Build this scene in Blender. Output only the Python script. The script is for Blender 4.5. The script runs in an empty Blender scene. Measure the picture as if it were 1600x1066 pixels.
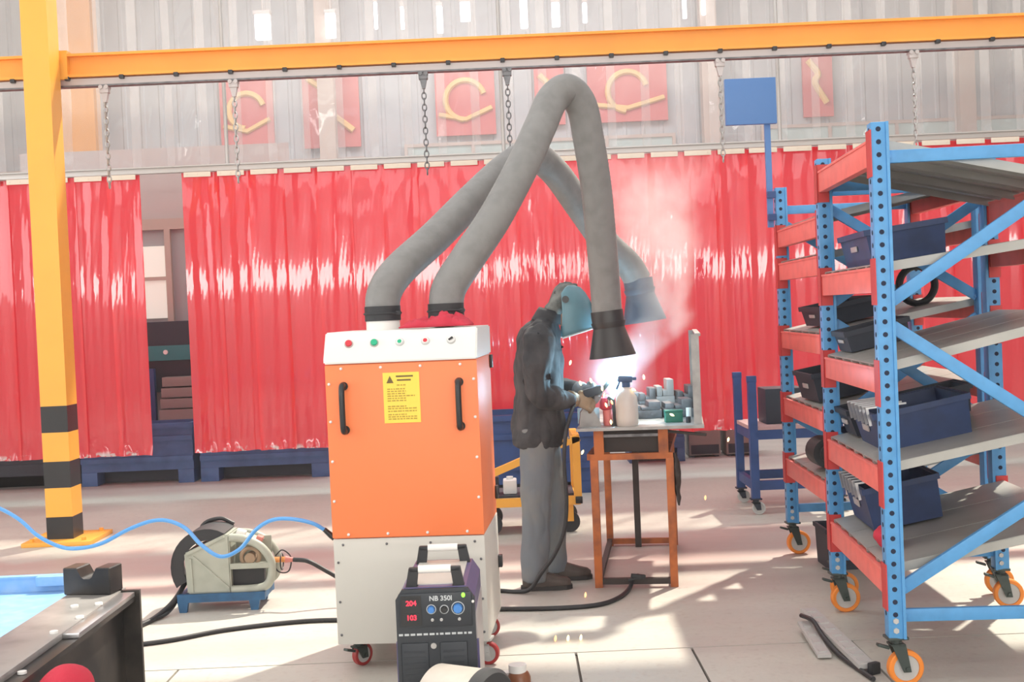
import bpy, bmesh, math, random
from mathutils import Vector, Matrix, Euler, noise
V = Vector
R = math.radians
random.seed(7)
sc = bpy.context.scene
col = sc.collection

# ------------------------------------------------------------------ camera, world, light, exposure
cam_d = bpy.data.cameras.new('camera')
cam_d.sensor_width = 36.0
cam_d.lens = 1950.0 / 1600.0 * 36.0
cam_d.clip_end = 200
cam = bpy.data.objects.new('camera', cam_d)
col.objects.link(cam)
PITCH, ROLL = 0.0231, 0.043
cam.matrix_world = (Matrix.Translation((0, 0, 1.6)) @ Matrix.Rotation(math.pi/2 - PITCH, 4, 'X')
                    @ Matrix.Rotation(-ROLL, 4, 'Z'))
sc.camera = cam

sc.view_settings.view_transform = 'Standard'
sc.view_settings.look = 'None'
sc.view_settings.gamma = 1.0
sc.view_settings.use_curve_mapping = False
sc.view_settings.exposure = 0.05
sc.cycles.volume_bounces = 3

world = bpy.data.worlds.new('sky')
sc.world = world
world.use_nodes = True
wb = world.node_tree.nodes['Background']
wb.inputs[0].default_value = (0.93, 0.96, 1.0, 1)
wb.inputs[1].default_value = 1.2

def lamp(name, kind, loc, direction, energy, color=(1, 1, 1), **kw):
    d = bpy.data.lights.new(name, kind)
    d.energy = energy
    d.color = color
    for k, v in kw.items():
        setattr(d, k, v)
    o = bpy.data.objects.new(name, d)
    col.objects.link(o)
    o.location = loc
    o.rotation_euler = V(direction).to_track_quat('-Z', 'Y').to_euler()
    return o

SUN_DIR = V((-0.45, -0.6, -1.0)).normalized()          # comes through the roof lights from behind right
lamp('sun', 'SUN', (6, 12, 12), SUN_DIR, 6.2, (1.0, 0.93, 0.78), angle=R(1.5))
# daylight through the roof lights and through the window bands of the wall behind the camera, plus two added fills
for i, y in enumerate((-3.5, 2.0, 7.5)):
    lamp('roof_daylight', 'AREA', (0, y, 7.0), (0, 0, -1), 220, (1.0, 0.98, 0.96), shape='RECTANGLE', size=18, size_y=3.0)
lamp('roof_daylight', 'AREA', (-.6, 15.6, 7.0), (0, 0, -1), 420, (0.97, 0.985, 1.0), shape='RECTANGLE', size=9, size_y=2.4)  # added fill brightening the hall behind the curtains; the roof above is closed
lamp('window_daylight', 'AREA', (0, -7.8, 2.65), (0, 1, 0), 560, (1.0, 0.97, 0.92), shape='RECTANGLE', size=17, size_y=0.55)
lamp('window_daylight', 'AREA', (0, -7.8, 5.2), (0, 1, -0.2), 190, (1.0, 0.98, 0.95), shape='RECTANGLE', size=17, size_y=1.6)
lamp('window_daylight', 'AREA', (-10.6, 3, 3.2), (1, 0, 0), 340, (0.95, 0.98, 1.0), shape='RECTANGLE', size=12, size_y=2.0)  # added fill from the left; that wall has no window

# ------------------------------------------------------------------ materials
def lin(c):
    c = c / 255.0
    return c / 12.92 if c <= 0.04045 else ((c + 0.055) / 1.055) ** 2.4
def rgb(r, g, b):
    return (lin(r), lin(g), lin(b), 1.0)

def mat(name, color, rough=0.5, metal=0.0, spec=0.5, var=0.0, scale=8.0, bump=0.0, bscale=60.0, coat=0.0,
        emit=None, estr=0.0, var_color=None):
    m = bpy.data.materials.new(name)
    m.use_nodes = True
    nt = m.node_tree
    b = nt.nodes['Principled BSDF']
    b.inputs['Base Color'].default_value = color
    b.inputs['Roughness'].default_value = rough
    b.inputs['Metallic'].default_value = metal
    b.inputs['Specular IOR Level'].default_value = spec
    b.inputs['Coat Weight'].default_value = coat
    b.inputs['Coat Roughness'].default_value = 0.08
    tc = nt.nodes.new('ShaderNodeTexCoord')
    if var > 0 or var_color:
        n = nt.nodes.new('ShaderNodeTexNoise')
        n.inputs['Scale'].default_value = scale
        n.inputs['Detail'].default_value = 6
        nt.links.new(tc.outputs['Object'], n.inputs['Vector'])
        mx = nt.nodes.new('ShaderNodeMix')
        mx.data_type = 'RGBA'
        mx.inputs['A'].default_value = color
        vc = var_color or tuple(max(0, c * (1 - var)) for c in color[:3]) + (1,)
        mx.inputs['B'].default_value = vc
        rp = nt.nodes.new('ShaderNodeValToRGB')
        rp.color_ramp.elements[0].position = 0.42
        rp.color_ramp.elements[1].position = 0.68
        nt.links.new(n.outputs['Fac'], rp.inputs['Fac'])
        nt.links.new(rp.outputs['Color'], mx.inputs['Factor'])
        nt.links.new(mx.outputs['Result'], b.inputs['Base Color'])
    if bump > 0:
        n2 = nt.nodes.new('ShaderNodeTexNoise')
        n2.inputs['Scale'].default_value = bscale
        n2.inputs['Detail'].default_value = 4
        nt.links.new(tc.outputs['Object'], n2.inputs['Vector'])
        bp = nt.nodes.new('ShaderNodeBump')
        bp.inputs['Strength'].default_value = bump
        bp.inputs['Distance'].default_value = 0.01
        nt.links.new(n2.outputs['Fac'], bp.inputs['Height'])
        nt.links.new(bp.outputs['Normal'], b.inputs['Normal'])
    if emit:
        b.inputs['Emission Color'].default_value = emit
        b.inputs['Emission Strength'].default_value = estr
    return m

def film(name, color, through, trans_fac, transl_fac, rough, hem=None):
    """PVC sheet: glossy plastic, part translucent, part see-through."""
    m = bpy.data.materials.new(name)
    m.use_nodes = True
    nt = m.node_tree
    b = nt.nodes['Principled BSDF']
    b.inputs['Base Color'].default_value = color
    b.inputs['Roughness'].default_value = rough
    b.inputs['Specular IOR Level'].default_value = 0.6
    b.inputs['Coat Weight'].default_value = 0.9
    b.inputs['Coat Roughness'].default_value = 0.035
    b.inputs['Coat IOR'].default_value = 1.75
    tl = nt.nodes.new('ShaderNodeBsdfTranslucent')
    tl.inputs['Color'].default_value = color
    tp = nt.nodes.new('ShaderNodeBsdfTransparent')
    tp.inputs['Color'].default_value = through
    if hem is not None:                                   # whitish noise marks along the lower hem
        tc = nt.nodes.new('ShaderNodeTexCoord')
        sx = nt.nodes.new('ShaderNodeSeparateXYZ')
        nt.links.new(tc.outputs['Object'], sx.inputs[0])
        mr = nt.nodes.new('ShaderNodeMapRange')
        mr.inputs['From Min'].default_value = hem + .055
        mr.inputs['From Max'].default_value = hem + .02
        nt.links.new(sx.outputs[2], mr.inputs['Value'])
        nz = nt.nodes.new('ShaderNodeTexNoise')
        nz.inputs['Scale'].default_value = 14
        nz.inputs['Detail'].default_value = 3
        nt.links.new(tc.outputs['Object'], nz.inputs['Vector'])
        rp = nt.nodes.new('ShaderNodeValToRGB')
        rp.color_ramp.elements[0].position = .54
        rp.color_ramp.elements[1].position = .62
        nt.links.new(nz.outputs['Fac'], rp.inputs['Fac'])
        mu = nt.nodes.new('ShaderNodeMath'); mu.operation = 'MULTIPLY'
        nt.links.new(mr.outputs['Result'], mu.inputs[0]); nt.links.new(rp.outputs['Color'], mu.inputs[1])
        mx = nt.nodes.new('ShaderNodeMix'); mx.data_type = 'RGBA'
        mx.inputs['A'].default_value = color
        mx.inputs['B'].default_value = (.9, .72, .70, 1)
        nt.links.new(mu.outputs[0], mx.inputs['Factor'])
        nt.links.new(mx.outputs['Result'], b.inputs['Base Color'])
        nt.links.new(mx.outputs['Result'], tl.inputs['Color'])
    m1 = nt.nodes.new('ShaderNodeMixShader')
    m1.inputs[0].default_value = transl_fac
    m2 = nt.nodes.new('ShaderNodeMixShader')
    m2.inputs[0].default_value = trans_fac
    nt.links.new(b.outputs[0], m1.inputs[1])
    nt.links.new(tl.outputs[0], m1.inputs[2])
    nt.links.new(m1.outputs[0], m2.inputs[1])
    nt.links.new(tp.outputs[0], m2.inputs[2])
    nt.links.new(m2.outputs[0], nt.nodes['Material Output'].inputs[0])
    return m

M = {}
M['orange'] = mat('orange_paint', (0.92, 0.225, 0.075, 1), 0.45, bump=0.03, bscale=180)
M['grey_paint'] = mat('light_grey_paint', (0.62, 0.60, 0.55, 1), 0.45, bump=0.03, bscale=180)
M['console'] = mat('off_white_paint', (0.80, 0.79, 0.76, 1), 0.4)
M['black'] = mat('black_plastic', (0.018, 0.019, 0.022, 1), 0.35)
M['rubber'] = mat('black_rubber', (0.025, 0.026, 0.03, 1), 0.6)
M['hose'] = mat('grey_hose_fabric', (0.235, 0.232, 0.228, 1), 0.55, var=0.15, scale=14, bump=0.25, bscale=35)
M['hood'] = mat('black_hood_plastic', (0.035, 0.033, 0.034, 1), 0.42)
M['hood_blue'] = mat('slate_hood_plastic', (0.07, 0.085, 0.12, 1), 0.5)
M['yellow'] = mat('yellow_paint', (0.90, 0.42, 0.06, 1), 0.42, var=0.06, scale=3)
M['beam_y'] = mat('crane_yellow_paint', (0.92, 0.37, 0.05, 1), 0.42, var=0.08, scale=2)
M['track'] = mat('grey_track_steel', (0.50, 0.45, 0.44, 1), 0.4, metal=0.3)
M['steel'] = mat('bright_steel', (0.55, 0.55, 0.56, 1), 0.3, metal=0.9)
M['steel_d'] = mat('dull_steel', (0.20, 0.20, 0.21, 1), 0.5, metal=0.5, var=0.4, scale=20)
M['chain'] = mat('galvanised_chain', (0.42, 0.41, 0.40, 1), 0.35, metal=0.6)
M['rail'] = mat('galvanised_rail', (0.50, 0.49, 0.48, 1), 0.4, metal=0.4)
M['clip'] = mat('cream_clip_plate', (0.74, 0.66, 0.55, 1), 0.4)
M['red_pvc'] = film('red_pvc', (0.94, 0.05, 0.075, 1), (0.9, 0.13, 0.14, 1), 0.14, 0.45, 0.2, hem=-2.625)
M['clear_pvc'] = film('clear_pvc', (0.80, 0.78, 0.78, 1), (0.975, 0.97, 0.965, 1), 0.70, 0.45, 0.12)
M['rack_blue'] = mat('rack_blue_paint', (0.085, 0.31, 0.62, 1), 0.42, var=0.12, scale=18)
M['rack_red'] = mat('rack_red_paint', (0.88, 0.175, 0.15, 1), 0.42, var=0.12, scale=12)
M['rack_red_d'] = mat('rack_red_plate', (0.55, 0.04, 0.04, 1), 0.5)
M['hole'] = mat('dark_hole', (0.012, 0.02, 0.05, 1), 0.8)
M['deck'] = mat('galvanised_deck', (0.40, 0.39, 0.365, 1), 0.42, metal=0.25, var=0.15, scale=5)
M['caster_o'] = mat('orange_polyurethane', (0.80, 0.24, 0.03, 1), 0.45)
M['caster_r'] = mat('red_polyurethane', (0.35, 0.03, 0.03, 1), 0.45)
M['fork'] = mat('dark_green_steel', (0.05, 0.065, 0.06, 1), 0.45, metal=0.3)
M['hub'] = mat('grey_hub', (0.48, 0.47, 0.46, 1), 0.4)
M['bin_blue'] = mat('navy_bin_plastic', (0.020, 0.045, 0.135, 1), 0.5, var=0.3, scale=10)
M['bin_dark'] = mat('dark_bin_plastic', (0.018, 0.024, 0.04, 1), 0.55)
M['pallet'] = mat('blue_pallet_paint', (0.055, 0.14, 0.33, 1), 0.5, var=0.25, scale=6)
M['sign'] = mat('blue_sign_paint', (0.085, 0.20, 0.46, 1), 0.5)
M['navy'] = mat('navy_paint', (0.02, 0.06, 0.20, 1), 0.5, var=0.2, scale=8)
M['pinkwood'] = mat('dusty_board', (0.48, 0.30, 0.30, 1), 0.7)
M['table_o'] = mat('rusty_orange_paint', (0.48, 0.13, 0.028, 1), 0.55, var_color=(0.22, 0.06, 0.02, 1), scale=9)
M['table_top'] = mat('grey_table_steel', (0.36, 0.35, 0.34, 1), 0.45, metal=0.4, var=0.35, scale=10)
M['dark'] = mat('dark_brown_steel', (0.035, 0.025, 0.022, 1), 0.6)
M['cloth_red'] = mat('red_cloth', (0.55, 0.03, 0.06, 1), 0.85, bump=0.4, bscale=40)
M['hose_blue'] = mat('blue_air_hose', (0.10, 0.36, 0.80, 1), 0.22, coat=0.4)
M['cable'] = mat('black_cable', (0.02, 0.02, 0.023, 1), 0.5)
M['feeder'] = mat('grey_green_plastic', (0.40, 0.42, 0.36, 1), 0.5, var=0.12, scale=14)
M['feeder_base'] = mat('blue_skid_paint', (0.03, 0.12, 0.26, 1), 0.5, var=0.3, scale=12)
M['teal'] = mat('teal_paint', (0.02, 0.20, 0.22, 1), 0.5)
M['copper'] = mat('copper_connector', (0.72, 0.30, 0.10, 1), 0.35, metal=0.5)
M['pinkplug'] = mat('faded_red_plug', (0.60, 0.20, 0.17, 1), 0.5)
M['floor_steel'] = mat('black_mill_steel', (0.028, 0.027, 0.028, 1), 0.35, metal=0.4, var_color=(0.10, 0.085, 0.075, 1), scale=5)
M['flatbar'] = mat('grey_mill_steel', (0.36, 0.345, 0.335, 1), 0.4, metal=0.25, var=0.35, scale=7)
M['blue_plate'] = mat('pale_blue_plate', (0.20, 0.40, 0.70, 1), 0.45, var_color=(0.27, 0.45, 0.70, 1), scale=20, bump=0.1, bscale=50)
M['wm_body'] = mat('violet_grey_case', (0.13, 0.115, 0.24, 1), 0.4)
M['wm_side'] = mat('pale_side_panel', (0.50, 0.46, 0.45, 1), 0.4)
M['wm_front'] = mat('charcoal_front', (0.026, 0.032, 0.042, 1), 0.45, bump=0.06, bscale=300)
M['wm_panel'] = mat('dark_control_panel', (0.020, 0.026, 0.036, 1), 0.35)
M['white'] = mat('white_plastic', (0.80, 0.79, 0.77, 1), 0.4)
M['text'] = mat('pale_lettering', (0.55, 0.58, 0.60, 1), 0.5)
M['led_red'] = mat('red_led_digits', (0.7, 0.02, 0.04, 1), 0.5, emit=(1.0, 0.03, 0.07, 1), estr=1.5)
M['led_green'] = mat('green_lamp', (0.2, 0.8, 0.05, 1), 0.4, emit=(0.35, 1.0, 0.08, 1), estr=1.2)
M['knob_blue'] = mat('blue_knob', (0.06, 0.23, 0.62, 1), 0.35)
M['btn_red'] = mat('red_button', (0.62, 0.03, 0.05, 1), 0.35)
M['btn_green'] = mat('green_button', (0.01, 0.42, 0.22, 1), 0.35)
M['label'] = mat('yellow_label', (0.92, 0.66, 0.09, 1), 0.55)
M['ink'] = mat('faded_ink', (0.45, 0.31, 0.05, 1), 0.7)
M['ink_d'] = mat('dark_ink', (0.16, 0.11, 0.04, 1), 0.7)
M['jacket'] = mat('dark_work_jacket', (0.026, 0.027, 0.032, 1), 0.8, var_color=(0.075, 0.073, 0.077, 1), scale=5, bump=0.35, bscale=16)
M['jeans'] = mat('grey_work_trousers', (0.150, 0.170, 0.195, 1), 0.85, var_color=(0.215, 0.21, 0.19, 1), scale=4, bump=0.35, bscale=14)
M['skin'] = mat('skin', (0.50, 0.27, 0.19, 1), 0.55)
M['hair'] = mat('black_hair', (0.012, 0.011, 0.010, 1), 0.6)
M['glove'] = mat('tan_leather', (0.34, 0.24, 0.16, 1), 0.75, var=0.3, scale=14, bump=0.2, bscale=40)
M['glove_g'] = mat('grey_leather', (0.24, 0.25, 0.27, 1), 0.75, var=0.3, scale=14)
M['mask'] = mat('blue_grey_mask', (0.13, 0.27, 0.33, 1), 0.4, var=0.2, scale=8)  # the arc's blue light is put into this base colour
M['cap'] = mat('camouflage_cap', (0.045, 0.05, 0.05, 1), 0.85, var_color=(0.20, 0.21, 0.20, 1), scale=11)
M['boot'] = mat('brown_boot_leather', (0.085, 0.065, 0.055, 1), 0.6, var=0.4, scale=14)
M['sole'] = mat('dark_sole', (0.03, 0.027, 0.027, 1), 0.7)
M['bottle'] = mat('milky_plastic', (0.62, 0.56, 0.52, 1), 0.35)
M['bottle_top'] = mat('navy_sprayer', (0.015, 0.05, 0.14, 1), 0.4)
M['pinkcan'] = mat('pink_can', (0.72, 0.20, 0.19, 1), 0.45)
M['greenbox'] = mat('green_box', (0.015, 0.16, 0.11, 1), 0.5)
M['arc'] = mat('welding_arc', (1, 1, 1, 1), 0.5, emit=(0.62, 0.85, 1.0, 1), estr=60)
M['spark'] = mat('spark_glow', (1, 0.8, 0.4, 1), 0.5, emit=(1.0, 0.72, 0.28, 1), estr=5)
M['spark_o'] = mat('orange_spark_glow', (1, 0.6, 0.3, 1), 0.5, emit=(1.0, 0.42, 0.16, 1), estr=2)
M['banner_red'] = mat('red_banner_cloth', (0.60, 0.15, 0.15, 1), 0.7)
M['banner_yel'] = mat('yellow_banner_print', (0.80, 0.52, 0.22, 1), 0.7)
M['brown'] = mat('brown_glass', (0.22, 0.08, 0.035, 1), 0.3)
M['drum'] = mat('brushed_drum', (0.56, 0.51, 0.46, 1), 0.38, metal=0.35, var=0.2, scale=6)
M['panel_grey'] = mat('grey_sheet_stack', (0.26, 0.235, 0.22, 1), 0.6)
M['glass_lit'] = mat('frosted_pane', (0.70, 0.72, 0.66, 1), 0.35, emit=(0.92, 0.93, 0.80, 1), estr=0.35)
M['frame_tan'] = mat('tan_frame', (0.50, 0.40, 0.35, 1), 0.6)
M['partition'] = mat('grey_partition', (0.36, 0.37, 0.38, 1), 0.6)
M['greenglass'] = mat('green_tinted_pane', (0.36, 0.43, 0.41, 1), 0.2, emit=(0.55, 0.66, 0.63, 1), estr=0.15)
M['skyglass'] = mat('bright_pane', (0.8, 0.85, 0.9, 1), 0.2, emit=(0.86, 0.92, 1.0, 1), estr=0.7)

# ------------------------------------------------------------------ mesh helpers
INV = {}
class MB:
    def __init__(self):
        self.bm = bmesh.new()
    def _mi(self, before, mi):
        for f in self.bm.faces:
            if f.index == -1 or f not in before:
                f.material_index = mi
    def _new(self, geom_faces, mi):
        for f in geom_faces:
            f.material_index = mi
    def box(self, c, s, rot=None, mi=0, bev=0.0):
        r = bmesh.ops.create_cube(self.bm, size=1.0)
        vs = r['verts']
        m = Matrix.Translation(V(c)) @ (rot.to_matrix().to_4x4() if isinstance(rot, Euler) else (rot or Matrix.Identity(4))) @ Matrix.Diagonal((s[0], s[1], s[2], 1))
        bmesh.ops.transform(self.bm, matrix=m, verts=vs)
        fs = list({f for v in vs for f in v.link_faces})
        self._new(fs, mi)
        if bev > 0:
            es = list({e for v in vs for e in v.link_edges})
            rr = bmesh.ops.bevel(self.bm, geom=es, offset=bev, segments=2, affect='EDGES', profile=0.6)
            self._new(rr['faces'], mi)
        return self
    def b2(self, lo, hi, mi=0, bev=0.0):
        c = [(a + b) / 2 for a, b in zip(lo, hi)]
        return self.box(c, [abs(b - a) for a, b in zip(lo, hi)], None, mi, bev)
    def bar(self, p0, p1, w, h, mi=0, up=(0, 0, 1), bev=0.0):
        """rectangular bar from p0 to p1; w across, h along up."""
        p0, p1 = V(p0), V(p1)
        d = p1 - p0
        L = d.length
        x = d.normalized()
        u = V(up)
        y = u.cross(x)
        if y.length < 1e-4:
            y = V((0, 1, 0)).cross(x)
        y.normalize()
        z = x.cross(y)
        m = Matrix((x, y, z)).transposed().to_4x4()
        return self.box((p0 + p1) / 2, (L, w, h), m, mi, bev)
    def loft(self, rings, mi=0, caps=True, closed=True):
        bm = self.bm
        rs = [[bm.verts.new(V(p)) for p in r] for r in rings]
        n = len(rs[0])
        fs = []
        for a, b in zip(rs[:-1], rs[1:]):
            for i in range(n if closed else n - 1):
                j = (i + 1) % n
                fs.append(bm.faces.new((a[i], a[j], b[j], b[i])))
        if caps:
            fs.append(bm.faces.new(list(reversed(rs[0]))))
            fs.append(bm.faces.new(rs[-1]))
        self._new(fs, mi)
        return self
    def tube(self, pts, r, n=12, mi=0, caps=True, flat=1.0, ref=None):
        pts = [V(p) for p in pts]
        rr = r if isinstance(r, (list, tuple)) else [r] * len(pts)
        t0 = (pts[1] - pts[0]).normalized()
        up = V(ref) if ref else (V((0, 0, 1)) if abs(t0.z) < 0.9 else V((1, 0, 0)))
        nrm = (up - t0 * up.dot(t0)).normalized()
        rings = []
        for i, p in enumerate(pts):
            a = pts[max(i - 1, 0)]
            b = pts[min(i + 1, len(pts) - 1)]
            t = (b - a).normalized()
            nrm = (nrm - t * nrm.dot(t)).normalized()
            bi = t.cross(nrm)
            rings.append([p + nrm * math.cos(2 * math.pi * k / n) * rr[i] * flat + bi * math.sin(2 * math.pi * k / n) * rr[i] for k in range(n)])
        return self.loft(rings, mi, caps)
    def cyl(self, p0, p1, r0, r1=None, n=20, mi=0, caps=True):
        return self.tube([p0, p1], [r0, r0 if r1 is None else r1], n, mi, caps)
    def sphere(self, c, r, mi=0, seg=16, rings=10):
        m = Matrix.Translation(V(c)) @ Matrix.Diagonal((r[0], r[1], r[2], 1) if isinstance(r, (tuple, list)) else (r, r, r, 1))
        q = bmesh.ops.create_uvsphere(self.bm, u_segments=seg, v_segments=rings, radius=1.0, matrix=m)
        self._new(list({f for v in q['verts'] for f in v.link_faces}), mi)
        return self
    def prism(self, poly, axis, d0, d1, mi=0):
        """poly of 2d points in the two other axes (cyclic order), extruded along axis."""
        def p3(a, d):
            if axis == 'y':
                return (a[0], d, a[1])
            if axis == 'x':
                return (d, a[0], a[1])
            return (a[0], a[1], d)
        self.loft([[p3(a, d0) for a in poly], [p3(a, d1) for a in poly]], mi)
        return self
    def torus(self, c, R_, r, axis='y', n=28, m=10, mi=0, a0=0.0, a1=2 * math.pi):
        full = abs(a1 - a0 - 2 * math.pi) < 1e-6
        pts = []
        k = n if full else n + 1
        for i in range(k):
            a = a0 + (a1 - a0) * i / n
            u, w = math.cos(a) * R_, math.sin(a) * R_
            pts.append(V(c) + {'y': V((u, 0, w)), 'x': V((0, u, w)), 'z': V((u, w, 0))}[axis])
        if not full:
            return self.tube(pts, r, m, mi)
        ax = {'y': V((0, 1, 0)), 'x': V((1, 0, 0)), 'z': V((0, 0, 1))}[axis]
        rings = []
        for p in pts:
            o = (p - V(c)).normalized()
            rings.append([p + o * math.cos(2 * math.pi * q / m) * r + ax * math.sin(2 * math.pi * q / m) * r for q in range(m)])
        rings.append(rings[0])
        bm = self.bm
        rs = [[bm.verts.new(p) for p in rg] for rg in rings[:-1]]
        fs = []
        for i in range(len(rs)):
            a, b = rs[i], rs[(i + 1) % len(rs)]
            for q in range(m):
                j = (q + 1) % m
                fs.append(bm.faces.new((a[q], a[j], b[j], b[q])))
        self._new(fs, mi)
        return self
    def build(self, name, mats, parent=None, smooth=True, ang=38, label=None, local=False):
        bm = self.bm
        bmesh.ops.recalc_face_normals(bm, faces=bm.faces)
        if parent is not None and not local:
            bm.transform(INV.get(parent.name, Matrix.Identity(4)))
        me = bpy.data.meshes.new(name)
        bm.to_mesh(me)
        bm.free()
        for m in (mats if isinstance(mats, (list, tuple)) else [mats]):
            me.materials.append(m)
        if smooth:
            me.polygons.foreach_set('use_smooth', [True] * len(me.polygons))
            me.set_sharp_from_angle(angle=R(ang))
        o = bpy.data.objects.new(name, me)
        col.objects.link(o)
        if parent is not None:
            o.parent = parent
            INV[o.name] = INV.get(parent.name, Matrix.Identity(4))
        if label:
            o['label'] = label
        return o

def tag(o, label, cat, group=None, kind=None):
    o['label'] = label
    o['category'] = cat
    if group:
        o['group'] = group
    if kind:
        o['kind'] = kind
    return o
def thing(name, label, cat, loc=(0, 0, 0), rotz=0.0, group=None):
    o = bpy.data.objects.new(name, None)
    o.empty_display_size = 0.1
    col.objects.link(o)
    o.location = loc
    o.rotation_euler = (0, 0, rotz)
    tag(o, label, cat, group)
    INV[o.name] = (Matrix.Translation(V(loc)) @ Matrix.Rotation(rotz, 4, 'Z')).inverted()
    return o
def struct(o):
    o['kind'] = 'structure'
    return o
def copy_tree(o, parent=None):
    c = o.copy()
    col.objects.link(c)
    if parent is not None:
        c.parent = parent
    for ch in list(o.children):
        copy_tree(ch, c)
    return c
def spline(pts, n=8):
    """Catmull-Rom through pts."""
    P = [V(p) for p in pts]
    P = [P[0] * 2 - P[1]] + P + [P[-1] * 2 - P[-2]]
    out = []
    for i in range(1, len(P) - 2):
        a, b, c, d = P[i - 1], P[i], P[i + 1], P[i + 2]
        for k in range(n):
            t = k / n
            out.append(0.5 * ((2 * b) + (c - a) * t + (2 * a - 5 * b + 4 * c - d) * t * t + (3 * b - a - 3 * c + d) * t ** 3))
    out.append(P[-2])
    return out
def interp(vals, n=8):
    out = []
    for a, b in zip(vals[:-1], vals[1:]):
        for k in range(n):
            out.append(a + (b - a) * k / n)
    out.append(vals[-1])
    return out
def lump(mb, amp, scale, seed=0.0):
    for v in mb.bm.verts:
        p = v.co * scale + V((seed, seed * 2.1, seed * .7))
        v.co += V((noise.noise(p), noise.noise(p + V((9, 3, 1))), noise.noise(p + V((2, 8, 5))))) * amp
def text_part(name, s, size, m, parent, origin, rot_m, bold=0.0):
    """real lettering as a mesh, lying on a face"""
    cu = bpy.data.curves.new(name, 'FONT')
    cu.body = s
    cu.size = size
    cu.extrude = 0.0006
    cu.offset = bold
    cu.align_x = 'CENTER'
    cu.align_y = 'CENTER'
    tmp = bpy.data.objects.new('tmp', cu)
    col.objects.link(tmp)
    dg = bpy.context.evaluated_depsgraph_get()
    me = bpy.data.meshes.new_from_object(tmp.evaluated_get(dg))
    bpy.data.objects.remove(tmp)
    me.name = name
    me.materials.clear()
    me.materials.append(m)
    me.transform(INV.get(parent.name, Matrix.Identity(4)) @ Matrix.Translation(V(origin)) @ rot_m)
    o = bpy.data.objects.new(name, me)
    col.objects.link(o)
    o.parent = parent
    return o
UPRIGHT = Matrix.Rotation(math.pi / 2, 4, 'X')         # text standing, read from -y

# ================================================================== the setting
def floor_material():
    m = bpy.data.materials.new('worn_concrete')
    m.use_nodes = True
    nt = m.node_tree
    b = nt.nodes['Principled BSDF']
    tc = nt.nodes.new('ShaderNodeTexCoord')
    def nz(scale, detail=6, stretch=None, rough=0.55):
        n = nt.nodes.new('ShaderNodeTexNoise')
        n.inputs['Scale'].default_value = scale
        n.inputs['Detail'].default_value = detail
        n.inputs['Roughness'].default_value = rough
        if stretch:
            mp = nt.nodes.new('ShaderNodeMapping')
            mp.inputs['Scale'].default_value = stretch
            nt.links.new(tc.outputs['Object'], mp.inputs['Vector'])
            nt.links.new(mp.outputs['Vector'], n.inputs['Vector'])
        else:
            nt.links.new(tc.outputs['Object'], n.inputs['Vector'])
        return n.outputs['Fac']
    def ramp(src, p0, p1):
        r = nt.nodes.new('ShaderNodeValToRGB')
        r.color_ramp.elements[0].position = p0
        r.color_ramp.elements[1].position = p1
        nt.links.new(src, r.inputs['Fac'])
        return r.outputs['Color']
    def mix(fac, a, bb, mode='MIX'):
        x = nt.nodes.new('ShaderNodeMix')
        x.data_type = 'RGBA'
        x.blend_type = mode
        if isinstance(fac, float):
            x.inputs['Factor'].default_value = fac
        else:
            nt.links.new(fac, x.inputs['Factor'])
        for k, s in (('A', a), ('B', bb)):
            if isinstance(s, tuple):
                x.inputs[k].default_value = s
            else:
                nt.links.new(s, x.inputs[k])
        return x.outputs['Result']
    c = mix(ramp(nz(1.1), 0.35, 0.7), (0.53, 0.51, 0.455, 1), (0.45, 0.435, 0.40, 1))
    c = mix(ramp(nz(0.55, 4, (0.5, 2.0, 1)), 0.50, 0.72), c, (0.43, 0.375, 0.35, 1))      # broad reddish streaks
    c = mix(ramp(nz(26, 3), 0.55, 0.8), c, (0.40, 0.36, 0.32, 1))
    # red-tinted light from the curtain, painted into the floor colour
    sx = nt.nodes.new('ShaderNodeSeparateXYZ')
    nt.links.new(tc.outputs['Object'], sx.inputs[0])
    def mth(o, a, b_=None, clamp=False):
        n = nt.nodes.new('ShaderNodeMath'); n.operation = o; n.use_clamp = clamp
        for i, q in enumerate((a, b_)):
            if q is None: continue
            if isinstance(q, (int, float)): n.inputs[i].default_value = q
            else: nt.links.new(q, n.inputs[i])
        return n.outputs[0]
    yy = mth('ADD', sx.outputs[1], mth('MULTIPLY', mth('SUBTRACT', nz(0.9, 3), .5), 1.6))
    tint_band = mth('MULTIPLY', mth('MULTIPLY', mth('SUBTRACT', yy, 7.35), 3.0, True), mth('MULTIPLY', mth('SUBTRACT', 8.85, yy), 5.0, True), True)
    tint_fac = mth('MULTIPLY', tint_band, mth('ADD', mth('MULTIPLY', nz(2.3, 5, (0.4, 1.4, 1)), .9), .15, True), True)
    c = mix(tint_fac, c, (0.43, 0.27, 0.25, 1))
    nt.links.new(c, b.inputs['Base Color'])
    rr = nt.nodes.new('ShaderNodeMapRange')
    rr.inputs['To Min'].default_value = 0.38
    rr.inputs['To Max'].default_value = 0.62
    nt.links.new(nz(3), rr.inputs['Value'])
    nt.links.new(rr.outputs['Result'], b.inputs['Roughness'])
    bp = nt.nodes.new('ShaderNodeBump')
    bp.inputs['Strength'].default_value = 0.15
    bp.inputs['Distance'].default_value = 0.01
    nt.links.new(nz(40), bp.inputs['Height'])
    nt.links.new(bp.outputs['Normal'], b.inputs['Normal'])
    return m
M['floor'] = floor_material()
M['joint'] = mat('dark_floor_joint', (0.10, 0.085, 0.075, 1), 0.9)
mb = MB()
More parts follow.
